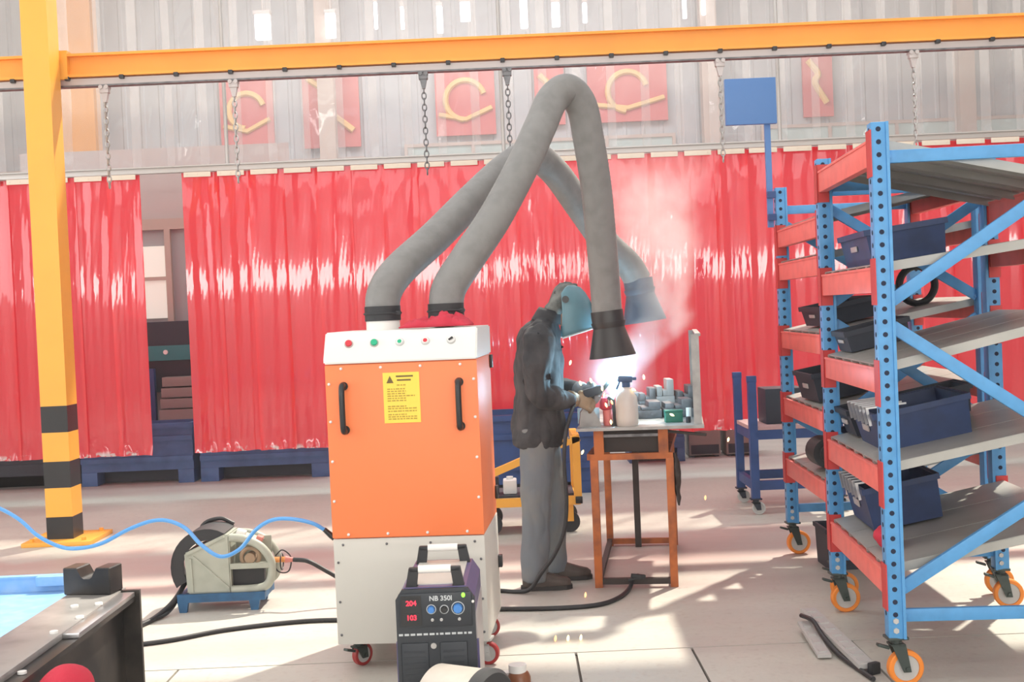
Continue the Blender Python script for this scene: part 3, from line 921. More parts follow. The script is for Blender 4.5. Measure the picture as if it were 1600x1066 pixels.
arm([(-0.307, 5.93, 1.60), (-0.291, 5.95, 1.722), (-0.198, 6.0, 1.864), (-0.058, 6.1, 2.065), (0.085, 6.25, 2.319), (0.194, 6.4, 2.547), (0.262, 6.5, 2.69),
     (0.345, 6.55, 2.748), (0.418, 6.6, 2.672), (0.453, 6.65, 2.492), (0.486, 6.72, 2.26), (0.508, 6.8, 1.989), (0.524, 6.87, 1.747), (0.531, 6.9, 1.575)],
    .083, (.09, 0, -1), 1, M['hood'], .16, .130, 'grey hose arm in front, with a black hood over the weld')

# crumpled red cloth on the cabinet top
mb = MB()
bmesh.ops.create_grid(mb.bm, x_segments=40, y_segments=24, size=0.5)
for v in mb.bm.verts:
    u, w = v.co.x * 2, v.co.y * 2
    x, y = v.co.x * .30, v.co.y * .20
    e = max(0, 1 - abs(u) ** 5) * max(0, 1 - abs(w) ** 4)
    n1 = noise.noise(V((x * 13, y * 15, 3)))
    n2 = abs(noise.noise(V((x * 22 + y * 14, y * 26, 8)))) + .6 * abs(noise.noise(V((x * 48 - y * 30, y * 40, 5))))
    v.co = V((-.335 + x + .02 * n1 + (.03 * w if u < 0 else 0), 5.755 + y + .02 * noise.noise(V((x * 11, 4, y * 11))), 1.548 + e * (.012 + .030 * max(0, .5 + n1) + .040 * n2) * (.55 + .45 * min(1, u + 1.1))))
    v.co.z = max(v.co.z, 1.547)
o = mb.build('cloth', M['cloth_red'], ang=180)
m = o.modifiers.new('thick', 'SOLIDIFY'); m.thickness = .006; m.offset = 1
tag(o, 'crumpled red cloth lying on top of the fume extractor', 'cloth')

# blue air hose in waves to the cabinet side
HP = [(-3.3, 5.95, .92), (-2.9, 5.92, .85), (-2.519, 5.9, 0.791), (-2.46, 5.9, 0.774), (-2.363, 5.88, 0.721), (-2.265, 5.85, 0.643), (-2.155, 5.83, 0.591), (-2.055, 5.8, 0.586), (-1.943, 5.78, 0.609), (-1.818, 5.77, 0.668), (-1.709, 5.76, 0.704), (-1.626, 5.75, 0.705), (-1.545, 5.75, 0.666), (-1.472, 5.74, 0.587), (-1.384, 5.73, 0.532), (-1.292, 5.72, 0.565), (-1.21, 5.7, 0.654), (-1.13, 5.68, 0.698), (-1.039, 5.66, 0.703), (-0.949, 5.68, 0.677), (-0.895, 5.70, 0.640)]
t = thing('air_hose', 'glossy blue air hose waving across to the side of the orange cabinet', 'hose', (-1.7, 5.75, .6))
MB().tube(spline(HP, 8), .0095, 12).build('hose', M['hose_blue'], t, ang=60)
MB().tube([(-.898, 5.70, .643), (-.868, 5.705, .612), (-.852, 5.706, .600)], [.011, .014, .016], 12).build('coupling', M['black'], t)

# ================================================================== wire feeder on its blue skid
t = thing('wire_feeder', 'grey green wire feeder on a blue skid beside the extractor', 'wire feeder', (-1.66, 7.05, 0), R(2))
ya, yb = 6.95, 7.20
mb = MB().prism([(-1.875, .10), (-1.885, .33), (-1.66, .425), (-1.628, .425), (-1.628, .10)], 'y', ya, yb)
bmesh.ops.bevel(mb.bm, geom=mb.bm.edges[:], offset=.008, segments=2, affect='EDGES')
mb.bar((-1.87, ya - .004, .325), (-1.655, ya - .004, .418), .012, .016, up=(0, 0, 1)); mb.bar((-1.835, ya - .003, .31), (-1.64, ya - .003, .125), .01, .014)
mb.bar((-1.845, ya - .003, .11), (-1.85, ya - .003, .30), .01, .014)
mb.build('case', M['feeder'], t)
mb = MB()
fr = spline([(-1.63, ya + .02, .405), (-1.55, ya + .02, .395), (-1.46, ya + .02, .35), (-1.405, ya + .02, .27), (-1.405, ya + .02, .18), (-1.44, ya + .02, .125), (-1.52, ya + .02, .112), (-1.63, ya + .02, .112)], 6)
mb.tube(fr, .024, 10); mb.tube([V(p) + V((0, .20, 0)) for p in fr], .02, 10)
mb.bar((-1.63, ya + .015, .245), (-1.41, ya + .015, .245), .03, .03); mb.b2((-1.63, yb - .06, .12), (-1.43, yb - .05, .38))
mb.bar((-1.60, ya + .1, .408), (-1.47, ya + .1, .358), .16, .02)
mb.build('drive_frame', M['feeder'], t)
mb = MB().b2((-1.63, ya + .05, .12), (-1.45, ya + .09, .23)); mb.build('motor', M['rubber'], t)
mb = MB().torus((-1.52, ya + .03, .29), .05, .012, 'y', 24, 8); mb.cyl((-1.52, ya + .01, .285), (-1.52, ya + .08, .285), .03, n=20); mb.build('wire_roll', M['glove'], t)
sp = MB()
arc_pts = [(-1.76 + .205 * math.cos(a), 0, .245 + .215 * math.sin(a)) for a in [R(60 + 150 * k / 14) for k in range(15)]]
rings = [[(p[0], ya + .01, p[2]), (p[0], yb + .03, p[2]), (p[0] * .985 - .0264, yb + .03, p[2] * .985), (p[0] * .985 - .0264, ya + .01, p[2] * .985)] for p in arc_pts]
sp.loft(rings)
sp.prism([(p[0], p[2]) for p in arc_pts] + [(-1.76 + .135 * math.cos(a), .245 + .15 * math.sin(a)) for a in [R(210 - 150 * k / 14) for k in range(15)]], 'y', ya + .012, ya + .02)
sp.build('spool_cover', M['rubber'], t)
mb = MB().tube(spline([(-1.88, yb + .02, .30), (-1.84, yb + .02, .44), (-1.74, yb + .03, .475), (-1.66, yb + .03, .44)], 6), .012, 8); mb.build('carry_strap', M['cable'], t)
mb = MB()
mb.b2((-1.93, ya - .015, .055), (-1.44, ya + .02, .10)); mb.b2((-1.93, yb - .02, .055), (-1.44, yb + .015, .10))
for x in (-1.93, -1.62, -1.475):
    mb.b2((x, ya + .02, .06), (x + .035, yb - .02, .095))
mb.build('skid', M['feeder_base'], t, smooth=False)
for x in (-1.90, -1.50):
    for y in (ya + .0, yb):
        mb = MB().prism([(x - .03, .055), (x + .03, .055), (x + .02, .0), (x - .02, .0)], 'y', y - .015, y + .015); mb.build('foot', M['feeder_base'], t)
mb = MB().cyl((-1.40, ya + .06, .262), (-1.33, ya + .06, .262), .016, n=12); mb.build('brass_connector', M['copper'], t)
mb = MB().cyl((-1.33, ya + .06, .262), (-1.285, ya + .06, .258), .02, .012, n=12); mb.build('plug', M['pinkplug'], t)
mb = MB()
mb.torus((-1.35, ya + .06, .25), .045, .004, 'x', 20, 6); mb.tube(spline([(-1.40, ya + .06, .24), (-1.36, ya + .02, .20), (-1.31, ya + .04, .20), (-1.30, ya + .07, .27), (-1.35, ya + .09, .31), (-1.39, ya + .08, .28)], 6), .004, 6)
mb.build('wire_loops', M['cable'], t)
for i, (p, s) in enumerate((((-1.57, ya + .06, .425), (.05, .05, .03)), ((-1.47, ya + .07, .385), (.035, .05, .03)))):
    MB().box(p, s, Euler((0, R(20), 0)), bev=.004).build('latch', M['white'] if i == 0 else M['pinkplug'], t)

# ================================================================== welding power source
t = thing('welding_machine', 'charcoal welding power source with red digits and two carry handles', 'welding machine', (-0.333, 4.7, 0), R(-1))
WM = t
def wb(mb, name, m, parent=None, **k):
    return mb.build(name, m, parent or WM, local=True, **k)
mb = MB().prism([(-.148, .03), (-.148, .525), (-.118, .572), (.118, .572), (.148, .525), (.148, .03)], 'y', .012, .53)
wb(mb, 'case', M['wm_body'], ang=20)
wb(MB().b2((-.10, .05, .570), (.10, .50, .577), bev=.002), 'top_plate', M['grey_paint'])
for s in (-1, 1):
    wb(MB().b2((s * .1475, .05, .10), (s * .152, .50, .46), bev=.001), 'side_panel', M['wm_side'])
    wb(MB().b2((s * .150, .03, .06), (s * .158, .05, .36)), 'side_trim', M['wm_body'])
mb = MB().prism([(-.15, .02), (-.15, .53), (-.125, .568), (.125, .568), (.15, .53), (.15, .02)], 'y', -.006, .014)
fr_ = wb(mb, 'front_fascia', M['wm_front'], ang=20)
cp_ = wb(MB().b2((-.138, -.012, .425), (.138, -.006, .553), bev=.002), 'control_panel', M['wm_panel'])
wb(MB().b2((-.130, -.0135, .432), (-.052, -.012, .545)), 'meter_bezel', M['black'], cp_, smooth=False)
for z, s_ in ((.517, '204'), (.462, '103')):
    wb(MB().b2((-.122, -.015, z - .016), (-.062, -.0132, z + .016)), 'display_window', M['rubber'], cp_, smooth=False)
    text_part('digits', s_, .027, M['led_red'], cp_, (0, 0, 0), Matrix.Identity(4), bold=.0006).data.transform(INV[WM.name].inverted())
    col.objects[-1].data.transform(Matrix.Translation((-.090, -.0155, z)) @ UPRIGHT)
def wtext(name, s_, size, pos, m, parent, bold=0.0):
    o = text_part(name, s_, size, m, parent, (0, 0, 0), Matrix.Identity(4), bold)
    o.data.transform(INV[WM.name].inverted())
    o.data.transform(Matrix.Translation(pos) @ UPRIGHT)
    return o
wtext('lettering', 'NB 350I', .026, (.022, -.0125, .532), M['text'], cp_, .0006)
for x, z, r, m_ in ((-.015, .492, .0125, 'knob_blue'), (.034, .490, .0115, 'black'), (.086, .493, .0175, 'knob_blue')):
    wb(MB().torus((x, -.0125, z), r * 1.35, .0018, 'y', 28, 6), 'dial_scale', M['text'], cp_)
    k = MB().cyl((x, -.012, z), (x, -.030, z), r * 1.05, r * .9, n=22)
    for q in range(10):
        a = q * .628
        k.cyl((x + math.cos(a) * r, -.013, z + math.sin(a) * r), (x + math.cos(a) * r * .9, -.029, z + math.sin(a) * r * .9), .0018, n=6)
    wb(k, 'knob', M[m_], cp_)
for x in (-.012, .022, .090):
    mb = MB().cyl((x, -.012, .452), (x, -.017, .452), .006, n=12); mb.cyl((x, -.015, .452), (x + .002, -.030, .459), .0028, n=8)
    wb(mb, 'toggle_switch', M['steel'], cp_)
wb(MB().sphere((.108, -.013, .542), (.0075, .006, .0095), seg=12, rings=8), 'pilot_lamp', M['led_green'], cp_)
wb(MB().sphere((.143, -.008, .515), .006, seg=10, rings=6), 'screw', M['white'])
mb = MB()
x = -.142
random.seed(5)
while x < .14:
    w = random.uniform(.008, .02)
    mb.b2((x, -.0085, .393), (min(x + w, .142), -.006, .4005))
    x += w + .006
wb(mb, 'pale_strip', M['text'], fr_, smooth=False)
for a, b_ in ((-.135, -.032), (.012, .115)):
    mb = MB().b2((a, -.011, .06), (b_, -.006, .365), bev=.004)
    for q in range(12):
        mb.b2((a + .012, -.0125, .085 + q * .022), (b_ - .012, -.011, .093 + q * .022))
    wb(mb, 'vent_door', M['wm_front'], fr_)
mb = MB().cyl((-.012, -.006, .352), (-.012, -.011, .352), .011, n=20); wb(mb, 'emblem', M['steel'], fr_)
for y in (.035, .47):
    mb = MB()
    for s in (-1, 1):
        mb.prism([(s * .112, .570), (s * .07, .570), (s * .062, .632), (s * .098, .642)], 'y', y - .013, y + .013)
        mb.b2((s * .112, y - .018, .566), (s * .066, y + .018, .574))
    mb.bar((-.098, y, .634), (.098, y, .634), .026, .02, bev=.005)
    h = wb(mb, 'handle', M['rubber'])
    wb(MB().cyl((-.062, y, .635), (.062, y, .635), .0155, n=18), 'grip', M['white'], h, label='white grip of a handle')
for x in (-.12, .12):
    for y in (.05, .48):
        wb(MB().cyl((x, y, 0), (x, y, .032), .018, .014, n=14), 'foot', M['rubber'])

# drum and jar in front of it
t = thing('steel_drum', 'short pale metal drum with a black end lying in front of the welding machine', 'drum', (-.23, 4.40, 0), R(-30))
INV[t.name] = Matrix.Translation((.2, -4.38, 0))
mb = MB().cyl((-.31, 4.38, .178), (-.115, 4.38, .178), .168, n=48)
bmesh.ops.bevel(mb.bm, geom=[e for e in mb.bm.edges if abs(e.verts[0].co.x - e.verts[1].co.x) < 1e-5], offset=.02, segments=3, affect='EDGES')
mb.build('body', M['drum'], t)
MB().tube([(-.118, 4.38, .178), (-.085, 4.38, .178), (-.072, 4.38, .178)], [.174, .174, .160], 48).build('end_cap', M['rubber'], t)
for s in (-.27, -.15):
    mb = MB().b2((s - .015, 4.27, 0), (s + .015, 4.49, .03)); mb.b2((s - .015, 4.25, 0), (s + .015, 4.28, .07)); mb.b2((s - .015, 4.48, 0), (s + .015, 4.51, .07)); mb.build('cradle', M['steel_d'], t, smooth=False)
t = thing('jar', 'small brown jar with a white lid on the floor beside the drum', 'jar', (-.03, 5.1, 0))
MB().tube([(-.03, 5.1, 0), (-.03, 5.1, .10), (-.03, 5.1, .118), (-.03, 5.1, .125)], [.048, .048, .04, .032], 24).build('glass', M['brown'], t)
MB().cyl((-.035, 5.1, .122), (-.035, 5.1, .152), .037, n=24).build('lid', M['white'], t)
o = MB().cyl((-.085, 5.18, .0), (-.085, 5.18, .10), .03, .022, n=20).build('plastic_bottle', M['white']); tag(o, 'small white plastic bottle on the floor between drum and brown jar', 'bottle')

# ================================================================== flow racks on casters
RW, RL = 0.88, 1.32
def make_rack(lv, mirror, label, loc, rotz):
    t = thing('flow_rack', label, 'rack', loc, rotz, group='blue and red flow racks')
    INV[t.name] = Matrix.Identity(4)                 # built in its own coordinates
    for x in (0, RW):
        for y in (0, RL):
            mb = MB()
            s = 1 if x == 0 else -1
            xa, xb = (0, .07) if x == 0 else (RW - .07, RW)
            yy0, yy1 = (y, y + .075) if y == 0 else (y - .075, y)
            mb.b2((xa, yy0, .20), (xb, yy1, 2.305), bev=.004)
            # raised edge of the channel and the punched holes down both long faces
            ex = xb - .012 if x == 0 else xa
            mb.b2((ex, yy0 - .006, .20), (ex + .012, yy0, 2.305))
            z = .30
            while z < 2.28:
                cx = (xa + xb) / 2 - .006 * s
                mb.cyl((cx, yy0 - .0012, z), (cx, yy0 + .01, z), .0105, n=10, mi=1)
                xo = xa if x == 0 else xb
                mb.cyl((xo - .0012 * s, (yy0 + yy1) / 2, z), (xo + .01 * s, (yy0 + yy1) / 2, z), .0105, n=10, mi=1)
                z += .052
            mb.build('upright', [M['rack_blue'], M['hole']], t)
            c = ((xa + xb) / 2, (yy0 + yy1) / 2)
            f = caster(t, c, .073, .042, .205, M['caster_o'], M['fork'], off=(.035, 0), yaw=(.12 if x == 0 else -.1))
            bl = MB()
            for q in (.235, .275):
                bl.cyl((c[0] - .006, yy0 - .008, q), (c[0] - .006, yy0, q), .012, n=6)
            bl.build('bolt', M['hub'], f)
    for zl, zr in lv:
        for x, z in ((0.0, zl), (RW - .05, zr)):
            mb = MB().b2((x + .004, .078, z - .05), (x + .046, RL - .078, z + .05), bev=.004)
            mb.b2((x + .0, .078, z + .046), (x + .012, RL - .078, z + .056))
            b = mb.build('beam', M['rack_red'], t)
            for yq in (0.0, RL - .0795):
                y1 = .0755 if yq == 0 else yq
                mb = MB().b2((x - .004, yq - (.004 if yq == 0 else -.0), z - .10), (x, yq + .0835, z + .09))
                mb.b2((x - .004, y1, z - .10), (x + .055, y1 + .004, z + .09))
                mb.build('end_plate', M['rack_red_d'], b, smooth=False)
        nd = 3
        for k in range(nd):
            ya_, yb_ = .082 + (RL - .164) * k / nd + .004, .082 + (RL - .164) * (k + 1) / nd - .004
            ym = (ya_ + yb_) / 2
            p0, p1 = V((.02, ym, zl + .066)), V((RW - .02, ym, zr + .066))
            mb = MB().bar(p0, p1, yb_ - ya_, .006)
            for yy in (ya_, yb_):
                mb.bar(p0 + V((0, yy - ym, -.018)), p1 + V((0, yy - ym, -.018)), .006, .036)
            mb.bar(p0 + V((0, 0, -.012)), p1 + V((0, 0, -.012)), .03, .02)
            mb.build('deck_panel', M['deck'], t, smooth=False)
    for y in (.037, RL - .037):
        segs = [(2.165, 2.165), (.29, .29)]
        dg = [(1.58, 2.07), (1.475, .95), (.40, .87)]
        segs += [((b_, a) if mirror else (a, b_)) for a, b_ in dg]
        for a, b_ in segs:
            mb = MB().bar((.065, y, a), (RW - .065, y, b_), .026, .052, bev=.003)
            for xx, zz in ((.075, a), (RW - .075, b_)):
                mb.cyl((xx, y - .02, zz), (xx, y - .013, zz), .009, n=8)
            mb.build('brace', M['rack_blue'], t)
    return t
make_rack([(2.185, 1.99), (1.665, 1.77), (1.25, 1.44), (.835, 1.00), (.415, .585)], False,
          'nearest blue and red flow rack on orange casters, at the right edge', (1.485, 5.06, 0), R(-4.0))
make_rack([(1.98, 2.15), (1.775, 1.92), (1.353, 1.51), (.937, 1.09), (.556, .72)], True,
          'blue and red flow rack standing behind the nearest one, beside the blue sign', (1.638, 6.56, 0), R(-2.0))

def bin_(x0, x1, y0, y1, z0, h, m, label, tilt=0.0, prongs=False, rz=0.0, group='bins on the racks', handle=True):
    c = ((x0 + x1) / 2, (y0 + y1) / 2, z0)
    t = thing('storage_bin', label, 'bin', c, rz, group)
    INV[t.name] = Matrix.Identity(4)
    t.rotation_euler = (0, -tilt, rz)
    a, b_ = (x1 - x0) / 2, (y1 - y0) / 2
    mb = MB()
    k = .93
    mb.loft([[(-a * k, -b_ * k, 0), (a * k, -b_ * k, 0), (a * k, b_ * k, 0), (-a * k, b_ * k, 0)],
             [(-a, -b_, h), (a, -b_, h), (a, b_, h), (-a, b_, h)],
             [(-a + .012, -b_ + .012, h), (a - .012, -b_ + .012, h), (a - .012, b_ - .012, h), (-a + .012, b_ - .012, h)],
             [(-a * k + .015, -b_ * k + .015, .015), (a * k - .015, -b_ * k + .015, .015), (a * k - .015, b_ * k - .015, .015), (-a * k + .015, b_ * k - .015, .015)]])
    mb.build('tub', M[m], t, smooth=False)
    mb = MB()
    for s in (-1, 1):
        mb.b2((s * a, -b_ - .008, h - .022), (s * (a + .01), b_ + .008, h + .004)); mb.b2((-a, s * b_, h - .022), (a, s * (b_ + .01), h + .004))
    mb.build('rim', M[m], t, smooth=False)
    if handle:
        MB().b2((-a - .004, -.06, h * .45), (-a * .98 + .0, .06, h * .62), bev=.003).build('grip', M['track'], t)
    if prongs:
        for q in range(6):
            y = -b_ * .8 + q * b_ * .32
            mb = MB().bar((-a - .02, y, h + .03), (-a + .16, y + .02, h + .012), .012, .008)
            mb.bar((-a - .015, y, h + .034), (-a - .015, y, h - .05), .012, .008)
            mb.build('metal_hook', M['steel'], t)
    return t
bin_(1.63, 1.98, 5.55, 6.15, 1.765, .15, 'bin_blue', 'navy bin on the second highest shelf of the nearest rack', tilt=R(7), rz=R(-4))
bin_(1.62, 1.92, 5.95, 6.26, 1.366, .10, 'bin_dark', 'shallow dark bin on the middle shelf of the nearest rack', tilt=R(12), rz=R(-4))
bin_(1.61, 2.02, 5.42, 5.92, .955, .17, 'bin_blue', 'navy bin with metal hooks on the second lowest shelf of the nearest rack', tilt=R(11), prongs=True, rz=R(-4))
bin_(1.63, 2.22, 5.98, 6.27, .98, .13, 'bin_dark', 'long dark bin behind the hooked bin on the nearest rack', tilt=R(11), rz=R(-4))
bin_(1.64, 1.98, 5.72, 6.22, .545, .20, 'bin_blue', 'navy bin full of metal parts on the lowest shelf of the nearest rack', tilt=R(11), prongs=True, rz=R(-4))
bin_(1.72, 2.02, 6.85, 7.35, 1.47, .11, 'bin_dark', 'dark bin on the middle shelf of the rear rack', tilt=R(10), group='bins on the racks')
bin_(1.69, 2.0, 6.95, 7.4, 1.047, .16, 'bin_dark', 'dark bin on the second lowest shelf of the rear rack', tilt=R(10))
bin_(1.86, 2.48, 6.95, 7.35, .728, .15, 'bin_blue', 'navy bin on the lowest shelf of the rear rack', tilt=R(10))
bin_(1.80, 2.05, 7.3, 7.6, .0, .24, 'bin_dark', 'dark box on the floor under the rear rack', handle=False)
# black coil standing on the rear rack
mb = MB()
for q in range(3):
    mb.torus((2.29, 7.0 + q * .025, 1.655), .10 + .008 * (q % 2), .014, 'y', 30, 8)
tag(mb.build('cable_coil', M['cable']), 'black cable coil standing on the middle shelf of the rear rack', 'cable')
mb = MB().cyl((1.74, 6.95, .735), (1.74, 7.15, .735), .085, n=24); mb.cyl((1.74, 6.93, .735), (1.74, 6.95, .735), .05, n=18)
tag(mb.build('wire_spool', M['rubber']), 'black wire spool lying on the lowest shelf of the rear rack, at its end', 'spool')
# red cloth on the lowest shelf
mb = MB().sphere((1.60, 5.43, .552), (.055, .085, .05), seg=28, rings=18)
lump(mb, .022, 16, 3)
o = mb.build('cloth', M['cloth_red'], ang=180)
tag(o, 'red cloth bundle on the lowest shelf of the nearest rack', 'cloth')

# sign on a pole clamped to the rear rack
t = thing('sign_board', 'plain blue sign box on a thin pole above the racks', 'sign', (1.65, 7.80, 2.06))
mb = MB().b2((1.385, 7.76, 2.70), (1.70, 7.80, 2.985), bev=.003)
mb.build('board', M['sign'], t)
mb = MB().b2((1.63, 7.80, 2.06), (1.665, 7.828, 2.98)); mb.build('pole', M['sign'], t, smooth=False)
for z in (2.10, 2.24):
    MB().b2((1.625, 7.76, z), (1.675, 7.80, z + .04)).build('clamp', M['navy'], t)

# navy trolley behind the rear rack
t = thing('steel_trolley', 'navy steel trolley with a dusty deck standing behind the rear rack', 'trolley', (2.05, 9.55, 0))
for i, (x, y) in enumerate(((1.78, 9.35), (2.42, 9.35), (1.78, 9.95), (2.42, 9.95))):
    MB().b2((x - .03, y - .03, .12), (x + .03, y + .03, 1.0 if x < 2 else .66)).build('post', M['navy'], t, smooth=False)
    caster(t, (0, 0), .05, .03, .125, M['hub'], M['bin_dark'], brake=False).name = 'caster'
    f = [o for o in t.children if o.name.startswith('caster')][-1]
    for o in [f] + list(f.children):
        o.data.transform(Matrix.Translation((x, y, 0)))
mb = MB()
for a, b_ in (((1.78, 9.35), (2.42, 9.35)), ((1.78, 9.95), (2.42, 9.95)), ((1.78, 9.35), (1.78, 9.95)), ((2.42, 9.35), (2.42, 9.95))):
    for z in (.60, .22):
        mb.bar((a[0], a[1], z), (b_[0], b_[1], z), .04, .07)
mb.build('frame', M['navy'], t, smooth=False)
MB().b2((1.76, 9.33, .637), (2.44, 9.97, .665)).build('deck', M['pinkwood'], t, smooth=False)
for y in (9.35, 9.95):
    MB().box((1.78, y, 1.02), (.07, .05, .05), bev=.004).build('post_cap', M['navy'], t)
mb = MB().box((2.05, 9.6, .80), (.30, .3, .27), bev=.01); o = mb.build('parts_box', M['bin_dark']); tag(o, 'dark box standing on the navy trolley behind the rear rack', 'box')

# ================================================================== yellow cart behind the welder
t = thing('pallet_cart', 'yellow framed cart standing behind the welder', 'cart', (.12, 9.1, 0))
mb = MB()
mb.bar((-.38, 8.92, .235), (.44, 8.92, .235), .05, .06); mb.bar((-.38, 9.4, .235), (.44, 9.4, .235), .05, .06)
mb.bar((-.36, 8.92, .235), (-.36, 9.4, .235), .05, .06); mb.bar((.42, 8.92, .235), (.42, 9.4, .235), .05, .06)
mb.build('base_frame', M['yellow'], t, smooth=False)
mb = MB()
mb.bar((.425, 8.92, .25), (.425, 8.92, .69), .055, .055, up=(0, 1, 0)); mb.bar((.425, 9.4, .25), (.425, 9.4, .69), .05, .05, up=(0, 1, 0))
mb.bar((.45, 8.92, .685), (.30, 8.92, .635), .055, .05); mb.bar((.425, 8.92, .68), (.425, 9.4, .68), .05, .05)
mb.bar((.30, 8.92, .637), (-.40, 8.92, .365), .055, .05)
mb.build('handle_frame', M['yellow'], t, smooth=False)
MB().b2((-.36, 8.95, .265), (.40, 9.38, .28)).build('deck', M['bin_dark'], t, smooth=False)
for x, y in ((-.2, 8.97), (-.2, 9.35), (.36, 8.97), (.36, 9.35)):
    mb = MB().cyl((x, y - .02, .075), (x, y + .02, .075), .075, n=24); mb.cyl((x, y - .03, .075), (x, y + .03, .075), .02, n=10)
    w = mb.build('wheel', M['rubber'], t)
    mb = MB().b2((x - .035, y - .032, .08), (x + .03, y - .024, .21)); mb.b2((x - .035, y + .024, .08), (x + .03, y + .032, .21)); mb.build('fork', M['yellow'], w, smooth=False)
MB().box((.43, 8.885, .24), (.05, .03, .05), bev=.005).build('corner_bracket', M['black'], t)
for i, (x, m_, w, h) in enumerate(((-.30, 'white', .07, .10), (-.19, 'bin_dark', .10, .13), (-.06, 'white', .10, .10), (.12, 'bin_dark', .14, .12), (.28, 'steel_d', .12, .16))):
    mb = MB().box((x, 9.1, .281 + h / 2), (w, .16, h), bev=.012)
    mb.cyl((x, 9.1, .281 + h), (x, 9.1, .281 + h + .02), w * .25, n=14)
    o = mb.build('machine_part', M[m_])
    tag(o, ['small white part on the yellow cart, nearest the orange cabinet', 'dark block on the yellow cart between two white parts', 'white part on the yellow cart close behind the welder',
            'dark block on the yellow cart behind the trouser legs', 'grey metal part on the yellow cart next to its upright frame'][i], 'machine part', 'parts on the yellow cart')

# ================================================================== welding table
TT = thing('welding_table', 'narrow welding table of rusty orange steel with a grey top', 'table', (.44, 7.13, 0), R(-7.5))
INV_T = INV[TT.name]
INV[TT.name] = Matrix.Identity(4)
t = TT
for x, y in ((0, 0), (.43, 0), (0, 1.25), (.43, 1.25)):
    MB().b2((x - .022, y - .022, .0), (x + .022, y + .022, .735), bev=.002).build('leg', M['table_o'], t)
    MB().b2((x + (.004 if x == 0 else -.06), y - .02, .765), (x + (.06 if x == 0 else -.004), y + .02, .905)).build('upper_post', M['table_o'], t, smooth=False)
for a, b_, z in (((0, 0), (.43, 0), .75), ((0, 1.25), (.43, 1.25), .75), ((0, 0), (0, 1.25), .75), ((.43, 0), (.43, 1.25), .75)):
    MB().bar((a[0] - .02, a[1], z), (b_[0] + .02, b_[1], z), .04, .035).build('rail', M['table_o'], t, smooth=False)
for a, b_, m_ in (((.02, 1.25), (.41, 1.25), 'table_o'), ((.02, 0), (.41, 0), 'dark'), ((0, .02), (0, 1.23), 'dark'), ((.43, .02), (.43, 1.23), 'dark')):
    MB().bar((a[0], a[1], .035 if a[1] < 1 or b_[1] < 1 else .03), (b_[0], b_[1], .035 if a[1] < 1 else .03), .03, .035).build('stretcher', M[m_], t, smooth=False)
MB().b2((.17, 1.18, .0), (.21, 1.22, .735)).build('centre_post', M['dark'], t, smooth=False, label='dark post at the back of the table')
MB().b2((.0, .05, .77), (.42, 1.2, .895)).build('drawer_box', M['dark'], t, smooth=False, label='dark box under the table top')
MB().b2((.02, -.012, .862), (.41, .02, .878)).build('front_bar', M['steel_d'], t)
mb = MB().b2((-.09, -.07, .905), (.63, 1.32, .922)); mb.build('table_top', M['table_top'], t, smooth=False, label='grey steel table top')
mb = MB().bar((.42, .02, .885), (.64, -.02, .862), .03, .014); mb.build('side_lever', M['dark'], t)
mb = MB().b2((.61, .0, .922), (.62, 1.25, 1.43)); mb.b2((.575, -.01, .922), (.62, .0, 1.43)); mb.b2((.575, 1.25, .922), (.62, 1.26, 1.43)); mb.b2((.60, .0, 1.42), (.63, 1.25, 1.435))
mb.build('splash_plate', M['table_top'], t, smooth=False, label='upright grey plate along the table edge')
mb = MB()
mb.tube(spline([(.455, .02, .76), (.47, .0, .66), (.465, .02, .56), (.475, .01, .46)], 8), interp([.014, .024, .02, .006], 8), 10)
lump(mb, .012, 22, 2)
mb.build('hanging_rag', M['dark'], t)
INV[TT.name] = INV_T
TB = INV_T.inverted()
def tpt(x, y, z):
    return TB @ V((x, y, z))
ZT = .922
# spray bottle
p = V((.640, 7.13, ZT))
t = thing('spray_bottle', 'milky white spray bottle with a navy trigger head on the welding table', 'bottle', p)
MB().tube([p + V((0, 0, z)) for z in (0, .006, .05, .12, .165, .20, .215, .23)], [.058, .062, .065, .064, .060, .038, .022, .020], 28).build('body', M['bottle'], t)
mb = MB().cyl(p + V((0, 0, .222)), p + V((0, 0, .25)), .024, n=18)
mb.box(p + V((-.005, 0, .268)), (.085, .03, .035), Euler((0, R(5), 0)), bev=.006)
mb.bar(p + V((-.03, 0, .265)), p + V((-.055, 0, .21)), .014, .012, bev=.003); mb.cyl(p + V((.035, 0, .268)), p + V((.06, 0, .268)), .009, n=12)
mb.build('trigger_head', M['bottle_top'], t)
# pink can with a red cap
p = V((.535, 7.20, ZT))
t = thing('spray_can', 'pink can with a red cap left of the milky spray bottle', 'can', p)
MB().tube([p + V((0, 0, z)) for z in (0, .004, .085, .095)], [.026, .028, .028, .022], 22).build('body', M['pinkcan'], t)
MB().tube([p + V((-.008, 0, z)) for z in (.09, .10, .14, .158, .166)], [.024, .036, .036, .028, .010], 22).build('cap', M['cloth_red'], t)
# dark clamp between can and bottle
t = thing('clamp', 'dark clamp standing between the pink can and the spray bottle', 'clamp', (.575, 7.17, ZT))
mb = MB().bar((.572, 7.165, ZT), (.566, 7.165, ZT + .15), .018, .022, up=(0, 1, 0)); mb.bar((.566, 7.165, ZT + .14), (.535, 7.16, ZT + .165), .018, .016); mb.b2((.552, 7.145, ZT), (.588, 7.185, ZT + .012))
mb.build('body', M['rubber'], t, smooth=False)
MB().cyl((.54, 7.16, ZT + .17), (.54, 7.16, ZT + .115), .006, n=10).build('screw', M['steel'], t)
